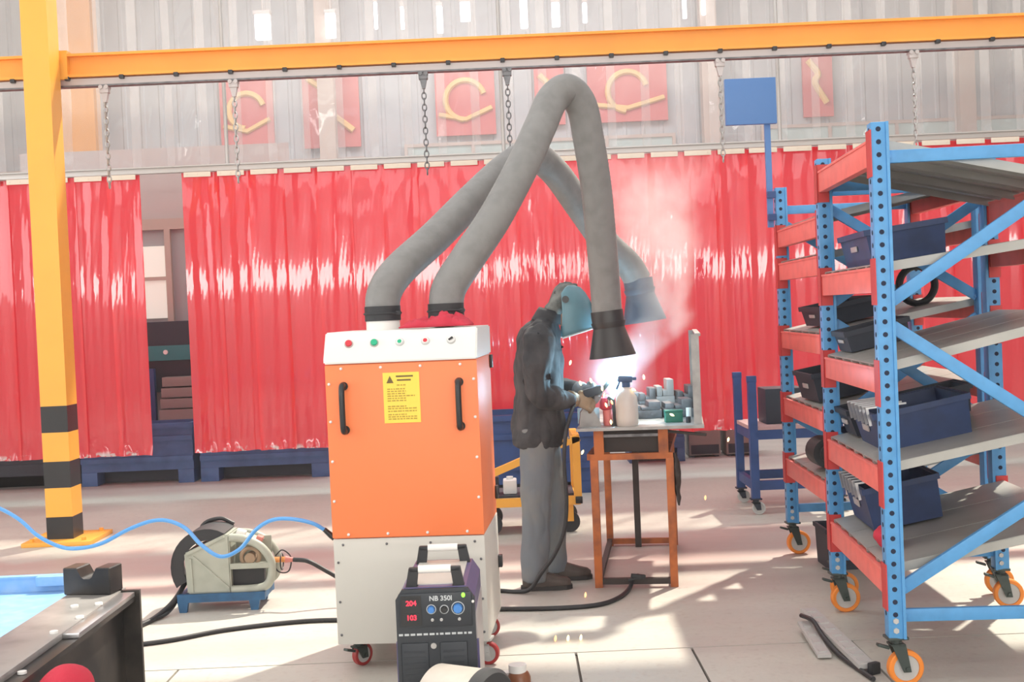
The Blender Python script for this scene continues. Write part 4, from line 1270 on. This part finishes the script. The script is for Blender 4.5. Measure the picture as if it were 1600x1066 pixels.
# steel workpiece in front of the welder and the bracket at the arc
mb = MB().prism([(.365, ZT), (.375, ZT + .085), (.42, ZT + .14), (.445, ZT + .11), (.49, ZT + .02), (.49, ZT)], 'y', 7.15, 7.20)
mb.b2((.38, 7.20, ZT), (.49, 7.40, ZT + .012)); mb.b2((.37, 7.39, ZT), (.50, 7.41, ZT + .09))
tag(mb.build('workpiece', M['flatbar'], smooth=False), 'grey folded steel workpiece on the table under the welder\'s hands', 'workpiece')
mb = MB().bar((.565, 7.30, 1.07), (.625, 7.30, 1.165), .05, .03, bev=.004); mb.bar((.535, 7.30, 1.085), (.575, 7.30, 1.068), .05, .02, bev=.004); mb.bar((.555, 7.31, ZT), (.562, 7.31, 1.075), .03, .03)
tag(mb.build('bracket', M['hub']), 'small bent bracket glowing white in the arc light beside the bottle', 'bracket')
p = tpt(.46, .18, ZT)
t = thing('parts_box', 'small green box on the table top near the upright plate', 'box', p)
MB().box(p + V((0, 0, .03)), (.10, .07, .06), bev=.004).build('box', M['greenbox'], t)
MB().box(p + V((0, 0, .064)), (.104, .074, .012), bev=.003).build('lid', M['greenbox'], t)
o = MB().cyl(tpt(.545, .1, ZT), tpt(.545, .1, ZT + .035), .014, n=14).build('nut', M['rubber']); tag(o, 'small dark nut on the table top right of the green box', 'nut')
o = MB().cyl(tpt(.55, .3, ZT), tpt(.55, .3, ZT + .07), .016, n=14).build('bolt', M['white']); tag(o, 'small pale bolt standing behind the green box', 'bolt')
random.seed(11)
labs = ['grey cast part at the back of the table, nearest the spray bottle', 'grey cast part at the back of the table, second from the spray bottle', 'pale ribbed cast part in the middle of the back row on the table',
        'grey cast part at the back of the table beside the upright plate', 'low grey cast part lying in front of the back row on the table', 'low dark cast part lying behind the green box']
for i, (x, y, w, d, h) in enumerate(((.18, .95, .13, .2, .13), (.29, .88, .11, .18, .16), (.40, .92, .12, .18, .21), (.53, .86, .12, .2, .17), (.28, .55, .2, .2, .10), (.48, .55, .18, .2, .11))):
    mb = MB()
    a = tpt(x, y, ZT)
    for (px_, pz, pw, ph) in ((0, 0, w, h * .5), (-w * .3, h * .5, w * .3, h * .3), (w * .28, h * .5, w * .36, h * .5), (0, h * .5, w * .25, h * .18)):
        mb.box(a + V((px_, 0, pz + ph / 2)), (pw, d, ph), bev=.006)
    mb.cyl(a + V((-w * .3, -d * .5 - .01, h * .3)), a + V((-w * .3, -d * .45, h * .3)), h * .14, n=16); mb.cyl(a + V((w * .2, -d * .5 - .012, h * .28)), a + V((w * .2, -d * .45, h * .28)), h * .11, n=16)
    o = mb.build('cast_part', M['hub'] if i == 2 else M['steel_d'])
    tag(o, labs[i], 'metal part', 'metal parts on the welding table')

# ================================================================== cables and scrap on the floor
def cable(name, pts, r, m, label, n=8):
    o = MB().tube(spline(pts, n), r, 8).build(name, M[m], ang=60)
    return tag(o, label, 'cable', 'cables on the floor')
cable('power_cable', [(-3.2, 5.9, .014), (-2.5, 6.06, .012), (-2.003, 6.215, .012), (-1.786, 6.301, .012), (-1.561, 6.455, .012), (-1.247, 6.561, .012), (-1.001, 6.573, .012), (-0.663, 6.50, .012), (-.45, 6.45, .012)], .012, 'cable',
      'black cable running across the floor to the foot of the orange cabinet')
cable('feeder_cable', [(-2.6, 6.3, .014), (-2.123, 6.52, .014), (-2.035, 6.68, .014), (-1.99, 6.86, .03), (-1.94, 6.95, .082), (-1.901, 7.05, .16), (-1.87, 7.1, .2)], .014, 'cable', 'black cable rising into the back of the wire feeder')
cable('feeder_hose', [(-2.6, 6.42, .012), (-2.15, 6.62, .012), (-2.0, 6.78, .012), (-1.96, 6.92, .03), (-1.93, 7.0, .10), (-1.89, 7.08, .22)], .010, 'rubber', 'thin black hose beside the feeder cable at the left end of the wire feeder')
cable('torch_cable', [(-1.285, 7.01, .258), (-1.2, 6.98, .252), (-1.11, 6.98, .20), (-1.0, 6.97, .13), (-.85, 6.9, .03), (-.6, 6.85, .012), (-.3, 6.80, .012), (-.19, 6.72, .012)], .013, 'cable', 'thick black cable leaving the copper plug of the wire feeder')
cable('earth_cable', [(-.35, 6.70, .012), (-0.148, 6.661, .012), (0.143, 6.623, .012), (0.384, 6.651, .012), (0.517, 6.791, .012), (0.60, 7.0, .014), (.63, 7.09, .055)], .013, 'cable', 'black earth cable curving along the floor to the clamp on the table stretcher')
cable('gun_cable', [(-.30, 7.10, .014), (-0.135, 7.10, .012), (-0.043, 7.06, .012), (0.04, 7.02, .03), (0.108, 7.0, 0.124), (0.185, 6.98, 0.227), (0.245, 6.96, 0.364), (0.266, 6.95, 0.527), (0.261, 6.94, 0.746), (0.275, 6.95, 0.893), (0.30, 6.98, 0.982), (.335, 7.06, 1.06), (.37, 7.14, 1.095)], .012, 'cable',
      'black torch cable hanging from the welder\'s hand past the trousers')
t = thing('earth_clamp', 'black earth clamp gripping the lower stretcher of the welding table', 'clamp', (.64, 7.11, .0))
mb = MB().bar((.62, 7.06, .075), (.70, 7.075, .062), .025, .022, bev=.004); mb.bar((.60, 7.06, .05), (.68, 7.075, .06), .02, .014, bev=.003); mb.cyl((.66, 7.05, .065), (.66, 7.09, .065), .014, n=12)
mb.build('jaw', M['rubber'], t)
def scrap(name, p0, p1, w, h, m, label, notch):
    mb = MB()
    p0, p1 = V(p0), V(p1)
    mb.bar(p0, p1, w, h)
    d = (p1 - p0)
    sd = V((-d.y, d.x, 0)).normalized()
    for i in range(notch):
        q = p0 + d * ((i + .5) / notch)
        mb.bar(q + sd * w * .3 + V((0, 0, h * .5)), q - sd * w * .3 + V((0, 0, h * .5)), d.length / notch * .55, .008)
    o = mb.build(name, M[m], smooth=False)
    tag(o, label, 'metal strip', 'scrap pieces on the floor')
scrap('metal_strip', (1.395, 6.10, .075), (1.452, 5.28, .028), .075, .02, 'hub', 'longer pale metal strip lying on the floor before the racks', 9)
scrap('metal_strip', (1.345, 5.98, .045), (1.325, 5.50, .016), .06, .016, 'hub', 'shorter pale metal strip lying on the floor before the racks', 4)
mb = MB().tube(spline([(1.34, 6.0, .075), (1.36, 5.85, .085), (1.37, 5.7, .05), (1.39, 5.5, .02), (1.42, 5.3, .012), (1.44, 5.15, .012)], 8), .011, 8)
tag(mb.build('black_strap', M['cable']), 'black strap draped along the pale metal strips on the floor', 'strap')
mb = MB().box((1.475, 5.26, .025), (.05, .03, .05), Euler((0, 0, .5)), bev=.006); tag(mb.build('clip', M['rubber']), 'small black clip at the near end of the longer pale strip', 'clip')

# ================================================================== steel fixture in the near left corner
t = thing('steel_fixture', 'black steel fixture with a pale blue plate and notched block, in the near left corner', 'fixture', (-1.6, 3.4, 0))
mb = MB().b2((-1.385, 2.3, .782), (-1.228, 3.85, .80), bev=.002); mb.build('flat_bar', M['flatbar'], t)
mb = MB()
mb.b2((-1.24, 2.3, .30), (-1.225, 3.80, .782)); mb.b2((-1.225, 2.3, .768), (-1.185, 3.80, .782)); mb.b2((-1.225, 2.3, .30), (-1.185, 3.80, .315))
mb.b2((-1.245, 3.80, .30), (-1.172, 3.815, .80))
mb.build('channel', M['floor_steel'], t, smooth=False)
mb = MB().b2((-1.228, 3.30, .783), (-1.183, 3.79, .797), bev=.002); mb.build('bright_strip', M['steel'], t, label='bright strip on the channel edge')
mb = MB().prism([(-1.385, .80), (-1.385, .882), (-1.338, .882), (-1.328, .852), (-1.318, .845), (-1.298, .845), (-1.288, .852), (-1.278, .882), (-1.232, .882), (-1.232, .80)], 'y', 3.76, 3.84)
bmesh.ops.bevel(mb.bm, geom=mb.bm.edges[:], offset=.003, segments=1, affect='EDGES')
mb.bm.transform(Matrix.Translation((-1.325, 3.81, .8)) @ Matrix.Rotation(R(-10), 4, 'Z') @ Matrix.Translation((1.325, -3.81, -.8)))
mb.build('notched_block', M['floor_steel'], t, ang=25)
mb = MB().b2((-2.6, 2.3, .742), (-1.392, 4.06, .755)); mb.build('blue_plate', M['blue_plate'], t, smooth=False)
mb = MB().b2((-2.6, 4.06, .70), (-1.39, 4.075, .802)); mb.b2((-2.6, 4.055, .80), (-1.39, 4.085, .806)); mb.build('rear_upstand', M['blue_plate'], t, smooth=False)
mb = MB().b2((-1.58, 4.035, .775), (-1.47, 4.056, .806), bev=.003); mb.build('blue_tab', M['blue_plate'], t)
mb = MB().prism([(-1.47, 4.09), (-1.36, 4.09), (-1.27, 3.84), (-1.30, 3.84)], 'z', .78, .80); mb.build('corner_gusset', M['flatbar'], t, smooth=False)
for p_ in ((-1.30, 3.60, .80), (-1.236, 3.46, .80), (-1.236, 3.62, .80), (-1.25, 3.30, .80), (-1.21, 2.98, .783)):
    MB().cyl(p_, V(p_) + V((0, 0, .006)), .011, n=14).build('bolt_head', M['white'], t)
mb = MB().b2((-1.225, 2.5, .60), (-1.0, 3.2, .615)); mb.build('ledge', M['floor_steel'], t, smooth=False)
for x, y in ((-2.5, 2.5), (-2.5, 3.95), (-1.28, 2.5), (-1.28, 3.7)):
    MB().b2((x - .03, y - .03, 0), (x + .03, y + .03, .742 if x < -2 else .782)).build('leg', M['floor_steel'], t, smooth=False)
mb = MB().sphere((-1.118, 3.0, .70), (.066, .10, .088), seg=32, rings=20)
lump(mb, .014, 11, 6)
for v in mb.bm.verts:
    v.co.z = max(v.co.z, .616)
o = mb.build('cloth', M['cloth_red'], ang=180); tag(o, 'red cloth bundle lying against the black fixture at the lower edge', 'cloth')

# ================================================================== the welder
def remesh(o, voxel, smooth=4, disp=0.0, dscale=8.0, seed=0):
    """weld overlapping closed shells into one continuous skin"""
    m = o.modifiers.new('weld', 'REMESH'); m.mode = 'VOXEL'; m.voxel_size = voxel; m.use_smooth_shade = True
    s = o.modifiers.new('smooth', 'SMOOTH'); s.factor = .5; s.iterations = smooth
    dg = bpy.context.evaluated_depsgraph_get()
    me = bpy.data.meshes.new_from_object(o.evaluated_get(dg), depsgraph=dg)
    mats = [x for x in o.data.materials]
    old = o.data
    o.modifiers.clear()
    o.data = me
    bpy.data.meshes.remove(old)
    me.materials.clear()
    for x in mats:
        me.materials.append(x)
    if disp:
        for v in me.vertices:
            p = v.co * dscale + V((seed, 0, 0))
            q = V((v.co.x, v.co.y, v.co.z * .45)) * dscale * 1.8 + V((seed + 4, 1, 2))
            v.co += v.normal * (disp * noise.noise(p) + disp * .8 * (abs(noise.noise(q)) - .25))
    me.polygons.foreach_set('use_smooth', [True] * len(me.polygons))
    return o
def oval(c, rx, ry, n=20, tilt=0.0):
    return [(c[0] + rx * math.cos(2 * math.pi * k / n), c[1] + ry * math.sin(2 * math.pi * k / n), c[2] + tilt * math.cos(2 * math.pi * k / n)) for k in range(n)]

PY = 7.26
PER = thing('person', 'person in dark jacket and grey trousers welding at the table behind a blue-grey mask', 'person', (.13, PY, 0))
HD = Matrix.Translation((.325, PY, 1.622)) @ Matrix.Rotation(R(28), 4, 'Y')      # head frame: +x is where the face looks
legN = [V((.125, PY - .10, .93)), V((.115, PY - .105, .72)), V((.100, PY - .11, .50)), V((.085, PY - .115, .28)), V((.075, PY - .12, .085))]
legF = [V((.145, PY + .10, .93)), V((.165, PY + .10, .72)), V((.19, PY + .105, .50)), V((.195, PY + .11, .28)), V((.205, PY + .12, .085))]
armN = [V((.15, PY - .19, 1.455)), V((.135, PY - .235, 1.30)), V((.135, PY - .25, 1.135)), V((.235, PY - .215, 1.105)), V((.335, PY - .155, 1.085))]
armF = [V((.18, PY + .19, 1.455)), V((.20, PY + .23, 1.30)), V((.225, PY + .23, 1.15)), V((.32, PY + .15, 1.13)), V((.40, PY + .03, 1.125))]

def hand(mb, wrist, palm_c, fwd, across, nrm, s=1.0, grow=0.0, grip=.022):
    """palm, four curled fingers of unequal length and an opposed thumb. fwd: knuckle direction, across: toward the index finger, nrm: out of the back of the hand"""
    fwd, across, nrm = V(fwd).normalized(), V(across).normalized(), V(nrm).normalized()
    mb.tube([wrist, wrist + (palm_c - wrist) * .45, palm_c + fwd * .02, palm_c + fwd * .045], [.026 + grow, .034 + grow, .041 + grow, .036 + grow], 14, flat=.55, ref=nrm)
    k0 = palm_c + fwd * .042
    for i, ln in enumerate((.92, 1.02, .95, .76)):
        r = (.0092, .0096, .0092, .0082)[i] + grow
        b = k0 + across * (.030 - .0205 * i)
        pts = [b - fwd * .02 + nrm * .002, b + nrm * .004, b + fwd * .032 * ln - nrm * .010, b + fwd * .038 * ln - nrm * (.010 + .026 * ln), b + fwd * .016 * ln - nrm * (.016 + .042 * ln)]
        mb.tube(spline(pts, 4), interp([r * 1.05, r * 1.1, r, r * .95, r * .8], 4), 9)
    b = palm_c - fwd * .012 + across * .032
    pts = [b - fwd * .018, b + across * .016 - nrm * .008, b + across * .020 + fwd * .026 - nrm * .022, b + across * .004 + fwd * .044 - nrm * .036]
    mb.tube(spline(pts, 4), interp([.014 + grow, .0125 + grow, .0108 + grow, .009 + grow], 4), 9)
hN = dict(wrist=V((.345, PY - .150, 1.083)), palm_c=V((.388, PY - .130, 1.078)), fwd=(.55, .15, -.35), across=(.35, .5, .75), nrm=(.25, -.9, .30))
hF = dict(wrist=V((.405, PY + .02, 1.125)), palm_c=V((.445, PY - .015, 1.122)), fwd=(.6, -.6, -.2), across=(.3, -.1, .9), nrm=(.5, .7, .45))

mb = MB()
mb.loft([oval((.135, PY, .86), .10, .15), oval((.14, PY, .95), .105, .165), oval((.145, PY, 1.08), .095, .15), oval((.155, PY, 1.25), .105, .165), oval((.16, PY, 1.38), .105, .185), oval((.17, PY, 1.47), .085, .16), oval((.20, PY, 1.53), .058, .068), oval((.25, PY, 1.57), .052, .056), oval((.295, PY, 1.61), .05, .052)])
for lg in (legN, legF):
    mb.tube(spline(lg, 5), interp([.088, .075, .056, .050, .036], 5), 14)
    a = lg[-1]
    mb.tube([a + V((-.055, 0, -.05)), a + V((.0, 0, -.04)), a + V((.09, 0, -.055)), a + V((.16, 0, -.065))], [.028, .036, .036, .018], 12, flat=.8)
for am in (armN, armF):
    mb.tube(spline(am, 5), interp([.052, .046, .040, .038, .027], 5), 12)
hand(mb, **hN); hand(mb, **hF)
# head: skull, jaw, nose, brow, lips, ears
def hp(x, y, z):
    return HD @ V((x, y, z))
rings = []
for z, cx, rx, ry in ((-.118, .035, .030, .028), (-.105, .03, .055, .045), (-.08, .018, .075, .056), (-.04, .008, .088, .066), (.0, .002, .094, .072), (.04, -.002, .097, .076), (.08, -.006, .085, .068), (.105, -.008, .058, .048), (.117, -.01, .02, .018)):
    rings.append([hp(cx + rx * math.cos(2 * math.pi * k / 20), ry * math.sin(2 * math.pi * k / 20), z) for k in range(20)])
mb.loft(rings)
mb.tube([hp(.088, 0, .022), hp(.103, 0, -.005), hp(.116, 0, -.028), hp(.098, 0, -.038)], [.008, .011, .015, .011], 10)      # nose
mb.tube([hp(.084, -.035, .03), hp(.094, 0, .033), hp(.084, .035, .03)], .009, 8)                                              # brow
mb.tube([hp(.086, -.022, -.064), hp(.097, 0, -.062), hp(.086, .022, -.064)], .007, 8); mb.tube([hp(.083, -.018, -.074), hp(.094, 0, -.074), hp(.083, .018, -.074)], .0075, 8)
for s in (-1, 1):
    mb.tube([hp(-.005, s * .074, -.03), hp(-.012, s * .082, .0), hp(-.004, s * .083, .026), hp(.008, s * .075, .018)], [.008, .012, .012, .008], 8)
body = remesh(mb.build('body', M['skin'], PER), .0065, 3)
for s in (-1, 1):
    e = MB().sphere(hp(.081, s * .031, .006), (.013, .013, .0125), seg=14, rings=10); e.sphere(hp(.0925, s * .031, .006), (.003, .006, .006), mi=1, seg=10, rings=8)
    e.build('eye', [M['white'], M['black']], PER)
mb = MB()
rings = []
for z, cx, rx, ry in ((-.03, -.045, .06, .072), (.0, -.03, .075, .078), (.045, -.016, .09, .082), (.085, -.008, .088, .074), (.112, -.009, .062, .052), (.123, -.01, .02, .018)):
    rings.append([hp(cx + rx * math.cos(2 * math.pi * k / 20), ry * math.sin(2 * math.pi * k / 20), z) for k in range(20)])
mb.loft(rings)
remesh(mb.build('hair', M['hair'], PER), .007, 2)

# jacket: torso and sleeves welded into one coat
mb = MB()
mb.loft([oval((.122, PY, .815), .150, .205, tilt=-.012), oval((.128, PY, .87), .158, .212), oval((.138, PY, .98), .150, .205), oval((.145, PY, 1.10), .142, .20), oval((.150, PY, 1.24), .146, .21),
         oval((.152, PY, 1.36), .142, .225), oval((.155, PY, 1.44), .130, .215), oval((.165, PY, 1.50), .108, .165), oval((.195, PY, 1.55), .078, .10), oval((.225, PY, 1.585), .068, .075)], caps=True)
for am in (armN, armF):
    mb.tube(spline(am[:4] + [am[4] - (am[4] - am[3]) * .12], 6), interp([.094, .086, .076, .066, .050], 6), 16)
    mb.sphere(am[0] + V((0, 0, -.01)), (.09, .08, .085))
    mb.sphere(am[2], (.077, .074, .074))
jk = remesh(mb.build('jacket', M['jacket'], PER), .010, 5, disp=.022, dscale=9, seed=3)
mb = MB()
mb.loft([oval((.205, PY, 1.535), .088, .098, tilt=-.02), oval((.232, PY, 1.585), .078, .083, tilt=-.025), oval((.24, PY, 1.60), .074, .078, tilt=-.025), oval((.235, PY, 1.585), .066, .07, tilt=-.025)], caps=False)
mb.build('collar', M['jacket'], jk, ang=180)
for i, z in enumerate((.86, .95)):
    MB().cyl((.30 - .004 * i, PY - .05, z), (.309 - .004 * i, PY - .052, z), .008, n=12).build('snap', M['steel'], jk)
# trousers
mb = MB()
mb.loft([oval((.128, PY, .99), .112, .165), oval((.13, PY, .92), .122, .178), oval((.132, PY, .84), .120, .182), oval((.135, PY, .80), .105, .17)])
for lg, k in ((legN, 1.0), (legF, .95)):
    q = [p.copy() for p in lg]
    q[-1] = q[-1] + V((-.005, 0, -.035))
    mb.tube(spline(q, 6), interp([.108 * k, .100 * k, .088 * k, .080 * k, .076 * k], 6), 18)
remesh(mb.build('trousers', M['jeans'], PER), .009, 4, disp=.013, dscale=8, seed=9)
# boots with soles
for lg in (legN, legF):
    a = lg[-1]
    mb = MB()
    mb.tube([a + V((-.01, 0, .06)), a + V((-.015, 0, 0)), a + V((-.015, 0, -.045))], [.052, .050, .050], 16)
    mb.loft([[a + V((x, s * w, z)) for s, z in ((-1, -.066), (-1, -.066 + h * .55), (-.6, -.066 + h), (.6, -.066 + h), (1, -.066 + h * .55), (1, -.066))]
             for x, w, h in ((-.075, .030, .05), (-.045, .040, .085), (.02, .042, .10), (.08, .046, .075), (.14, .046, .055), (.185, .036, .045), (.205, .016, .03))])
    bt = remesh(mb.build('boot', M['boot'], PER), .007, 4)
    mb = MB()
    mb.loft([[a + V((x, y, z)) for x, y in ((-.085, -.025), (-.05, -.043), (.04, -.042), (.12, -.05), (.18, -.042), (.212, -.015), (.212, .015), (.18, .042), (.12, .05), (.04, .042), (-.05, .043), (-.085, .025))] for z in (-.0845, -.060)])
    mb.build('sole', M['sole'], bt, smooth=False)
# gloves with cuffs
for h_, mt, wr, am in ((hN, 'glove', .04, armN), (hF, 'glove_g', .04, armF)):
    mb = MB()
    hand(mb, grow=.0035, **h_)
    d = (am[4] - am[3]).normalized()
    g_ = remesh(mb.build('glove', M[mt], PER), .005, 3)
    g_['label'] = 'tan leather glove' if mt == 'glove' else 'grey leather glove'
    MB().tube([h_['wrist'] - d * .045, h_['wrist'] - d * .02, h_['wrist'] + d * .012], [.052, .050, .037], 18).build('cuff', M[mt], g_, ang=180)
# cap under the headgear, neck cloth, mask
mb = MB()
rings = []
for z, cx, rx, ry in ((-.085, -.050, .058, .076), (-.05, -.046, .066, .083), (-.015, -.030, .078, .087), (.03, -.014, .092, .089), (.07, -.006, .098, .086), (.105, -.010, .084, .070), (.125, -.012, .05, .042), (.131, -.014, .015, .014)):
    rings.append([hp(cx + rx * math.cos(2 * math.pi * k / 24), ry * math.sin(2 * math.pi * k / 24), z) for k in range(24)])
mb.loft(rings)
cp = remesh(mb.build('cap', M['cap'], PER), .007, 2, disp=.010, dscale=16)
mb = MB().sphere(hp(-.012, 0, .128), (.02, .02, .012), seg=14, rings=8); mb.build('cap_knot', M['cap'], cp)
mb = MB()
lev = ((1.738, .340, .040, .060, 0), (1.725, .325, .085, .090, 0), (1.695, .308, .128, .110, 0), (1.65, .312, .150, .120, 0), (1.60, .314, .164, .122, 0), (1.55, .312, .172, .122, .004), (1.505, .310, .174, .120, .022), (1.490, .310, .174, .119, .036))
bm = mb.bm
rows = []
for z, xb, a, b_, dz in lev:
    rows.append([bm.verts.new((xb + a * math.cos(th), PY + b_ * math.sin(th), z - dz * 1.25 * (1 - math.cos(th)))) for th in [R(-97 + 194 * k / 30) for k in range(31)]])
for r0, r1 in zip(rows[:-1], rows[1:]):
    for k in range(30):
        bm.faces.new((r0[k], r0[k + 1], r1[k + 1], r1[k]))
bm.faces.new(rows[0])
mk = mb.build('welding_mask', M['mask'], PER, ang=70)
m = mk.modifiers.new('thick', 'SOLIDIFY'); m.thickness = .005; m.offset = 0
mb = MB().b2((.478, PY - .055, 1.575), (.488, PY + .055, 1.645), bev=.003); mb.build('visor', M['black'], mk)
mb = MB()
edge = [(lev[-1][1] + lev[-1][2] * math.cos(th), PY + lev[-1][3] * math.sin(th), lev[-1][0] - lev[-1][4] * 1.25 * (1 - math.cos(th))) for th in [R(-97 + 194 * k / 30) for k in range(31)]]
mb.tube(edge, .0055, 8); mb.build('mask_rim', M['hub'], mk, ang=60)
mb = MB().cyl((.315, PY - .122, 1.66), (.315, PY - .137, 1.66), .020, n=18); mb.cyl((.315, PY + .122, 1.66), (.315, PY + .137, 1.66), .020, n=18)
mb.build('headgear_knob', M['black'], mk)

# torch in the gloved hand
t = thing('welding_torch', 'black welding torch held in the gloved hand, pointing at the arc', 'torch', (.42, 7.17, 1.09))
mb = MB().tube(spline([(.345, 7.155, 1.07), (.39, 7.165, 1.075), (.44, 7.17, 1.095), (.475, 7.17, 1.115)], 6), interp([.015, .019, .018, .013], 6), 14)
mb.box((.415, 7.17, 1.105), (.05, .016, .014), bev=.003)
mb.build('grip', M['rubber'], t)
MB().tube(spline([(.47, 7.17, 1.112), (.505, 7.17, 1.13), (.53, 7.17, 1.155), (.548, 7.20, 1.175)], 6), interp([.012, .011, .011, .012], 6), 12).build('swan_neck', M['black'], t)
MB().tube([(.544, 7.197, 1.170), (.560, 7.213, 1.187)], [.014, .011], 14).build('nozzle', M['copper'], t)
mb = MB().box((.45, 7.15, 1.125), (.11, .05, .05), Euler((0, R(-14), 0)), bev=.012); mb.build('heat_shield', M['bin_dark'], t)

# ================================================================== arc, sparks, smoke
ARC = V((.582, 7.25, 1.21))
mb = MB().sphere(ARC, (.014, .014, .018), seg=16, rings=12)
tag(mb.build('welding_arc', M['arc']), 'white hot welding arc glowing under the black suction hood', 'arc')
d = bpy.data.lights.new('arc_light', 'POINT'); d.energy = 20; d.color = (.42, .78, 1.0); d.shadow_soft_size = .03
o = bpy.data.objects.new('arc_light', d); col.objects.link(o); o.location = ARC + V((0, -.035, .01))
SP = [((0.331, 7.2, 1.294), 'spark below the chin of the welding mask'), ((0.378, 7.08, 1.18), 'spark just above the welder\'s gloved hand'), ((0.438, 7.08, 1.192), 'spark above the torch, right of the spark over the glove'),
      ((0.502, 7.1, 1.144), 'spark at the tip of the torch'), ((0.511, 7.1, 1.104), 'spark on the upper edge of the red can cap'), ((0.52, 7.1, 1.048), 'spark in front of the red can cap, at its lower edge'),
      ((0.553, 7.1, 1.062), 'orange spark between the red can cap and the spray bottle'), ((0.54, 7.05, 0.954), 'spark at the front edge of the table top below the pink can'), ((0.68, 7.1, 1.129), 'spark at the shoulder of the milky spray bottle'),
      ((0.741, 7.1, 1.198), 'spark right of the navy trigger head'), ((0.88, 7.0, 0.985), 'spark in front of the green box'), ((1.276, 7.5, 0.777), 'yellow spark flying in front of the grey crates'),
      ((0.369, 7.0, 0.796), 'white spark flying beside the yellow cart frame'), ((1.094, 7.3, 0.463), 'orange spark flying over the floor between table and racks'), ((0.347, 6.9, 0.012), 'spark on the floor under the left front leg of the welding table'),
      ((0.209, 6.0, 0.012), 'left spark of a bright pair on the floor before the table'), ((0.271, 6.0, 0.012), 'right spark of a bright pair on the floor before the table'), ((0.148, 6.0, 0.014), 'faint orange spark on the floor left of the bright pair')]
random.seed(21)
for i, (p, lab) in enumerate(SP):
    mb = MB()
    dr_ = V((random.uniform(-.5, .6) if i not in (8, 10) else .9, 0, -1 if i not in (8, 10) else -.5)).normalized() if i < 14 else V((.15, 0, 1))
    L_ = .014 if i < 14 else .016
    mb.tube([V(p) - dr_ * L_, V(p) - dr_ * L_ * .5, V(p), V(p) + dr_ * L_ * .6, V(p) + dr_ * L_], [.001, .005, .0065, .0045, .001], 10)
    tag(mb.build('spark', M['spark_o' if i in (6, 13, 14, 17) else 'spark']), lab, 'spark', 'glowing welding sparks')

def smoke_mat():
    m = bpy.data.materials.new('welding_smoke_volume')
    m.use_nodes = True
    nt = m.node_tree
    nt.nodes.remove(nt.nodes['Principled BSDF'])
    L = nt.links.new
    tc = nt.nodes.new('ShaderNodeTexCoord')
    sx = nt.nodes.new('ShaderNodeSeparateXYZ')
    L(tc.outputs['Object'], sx.inputs[0])
    def op(o, a, b=None, clamp=False):
        n = nt.nodes.new('ShaderNodeMath'); n.operation = o; n.use_clamp = clamp
        for i, s in enumerate((a, b)):
            if s is None: continue
            if isinstance(s, (int, float)): n.inputs[i].default_value = s
            else: L(s, n.inputs[i])
        return n.outputs[0]
    x, y, z = sx.outputs
    nw = nt.nodes.new('ShaderNodeTexNoise'); nw.inputs['Scale'].default_value = 2.2; nw.inputs['Detail'].default_value = 3
    L(tc.outputs['Object'], nw.inputs['Vector'])
    wob = op('MULTIPLY', op('SUBTRACT', nw.outputs['Fac'], .5), .55)
    zp = op('MAXIMUM', z, 0.0)
    cx = op('ADD', op('ADD', op('MULTIPLY', op('MULTIPLY', zp, 3.0, True), .33), .03), op('MULTIPLY', wob, op('MULTIPLY', zp, 2.0, True)))
    cy = op('MULTIPLY', zp, .62)
    w = op('ADD', op('MULTIPLY', zp, .22), .15)
    dx = op('DIVIDE', op('SUBTRACT', x, cx), w)
    dy = op('DIVIDE', op('SUBTRACT', y, cy), w)
    r2 = op('ADD', op('MULTIPLY', dx, dx), op('MULTIPLY', dy, dy))
    plume = op('SUBTRACT', 1.0, r2, True)
    up = op('MULTIPLY', op('SUBTRACT', 1.42, z, True), op('ADD', op('MULTIPLY', z, 4.0), .6, True), True)
    nz = nt.nodes.new('ShaderNodeTexNoise'); nz.inputs['Scale'].default_value = 4.2; nz.inputs['Detail'].default_value = 5; nz.inputs['Distortion'].default_value = .6
    L(tc.outputs['Object'], nz.inputs['Vector'])
    pu = op('MULTIPLY', op('SUBTRACT', nz.outputs['Fac'], .26, True), 2.6)
    den = op('MULTIPLY', op('MULTIPLY', plume, up), op('MULTIPLY', pu, 4.2))
    # thicker fume ball close round the arc
    r = op('SQRT', op('ADD', op('ADD', op('MULTIPLY', x, x), op('MULTIPLY', y, y)), op('MULTIPLY', z, z)))
    ball = op('SUBTRACT', 1.0, op('DIVIDE', r, .34), True)
    den = op('ADD', den, op('MULTIPLY', op('MULTIPLY', ball, ball), 1.3))
    vs = nt.nodes.new('ShaderNodeVolumeScatter')
    vs.inputs['Color'].default_value = (.96, .95, .96, 1)
    vs.inputs['Anisotropy'].default_value = 0.1
    L(den, vs.inputs['Density'])
    L(vs.outputs[0], nt.nodes['Material Output'].inputs['Volume'])
    return m
M['smoke'] = smoke_mat()
mb = MB().b2((-.36, -.36, -.28), (1.15, 1.35, 1.42))
mb.bm.transform(Matrix.Identity(4))
o = mb.build('welding_smoke', M['smoke'], smooth=False)
o.location = ARC
tag(o, 'pale welding smoke drifting up from the arc in front of the red curtain', 'smoke', kind='stuff')

# thin haze volume added to lay a washed-out veil over the hall
m = bpy.data.materials.new('hall_haze_volume'); m.use_nodes = True
nt = m.node_tree; nt.nodes.remove(nt.nodes['Principled BSDF'])
vs = nt.nodes.new('ShaderNodeVolumeScatter'); vs.inputs['Color'].default_value = (.97, .97, 1.0, 1); vs.inputs['Density'].default_value = 0.0018
nt.links.new(vs.outputs[0], nt.nodes['Material Output'].inputs['Volume'])
o = MB().b2((-10.4, 2.0, .01), (10.4, 17.9, 6.9)).build('hall_haze', m, smooth=False)
tag(o, 'thin pale haze of welding fume filling the hall', 'haze', kind='stuff')
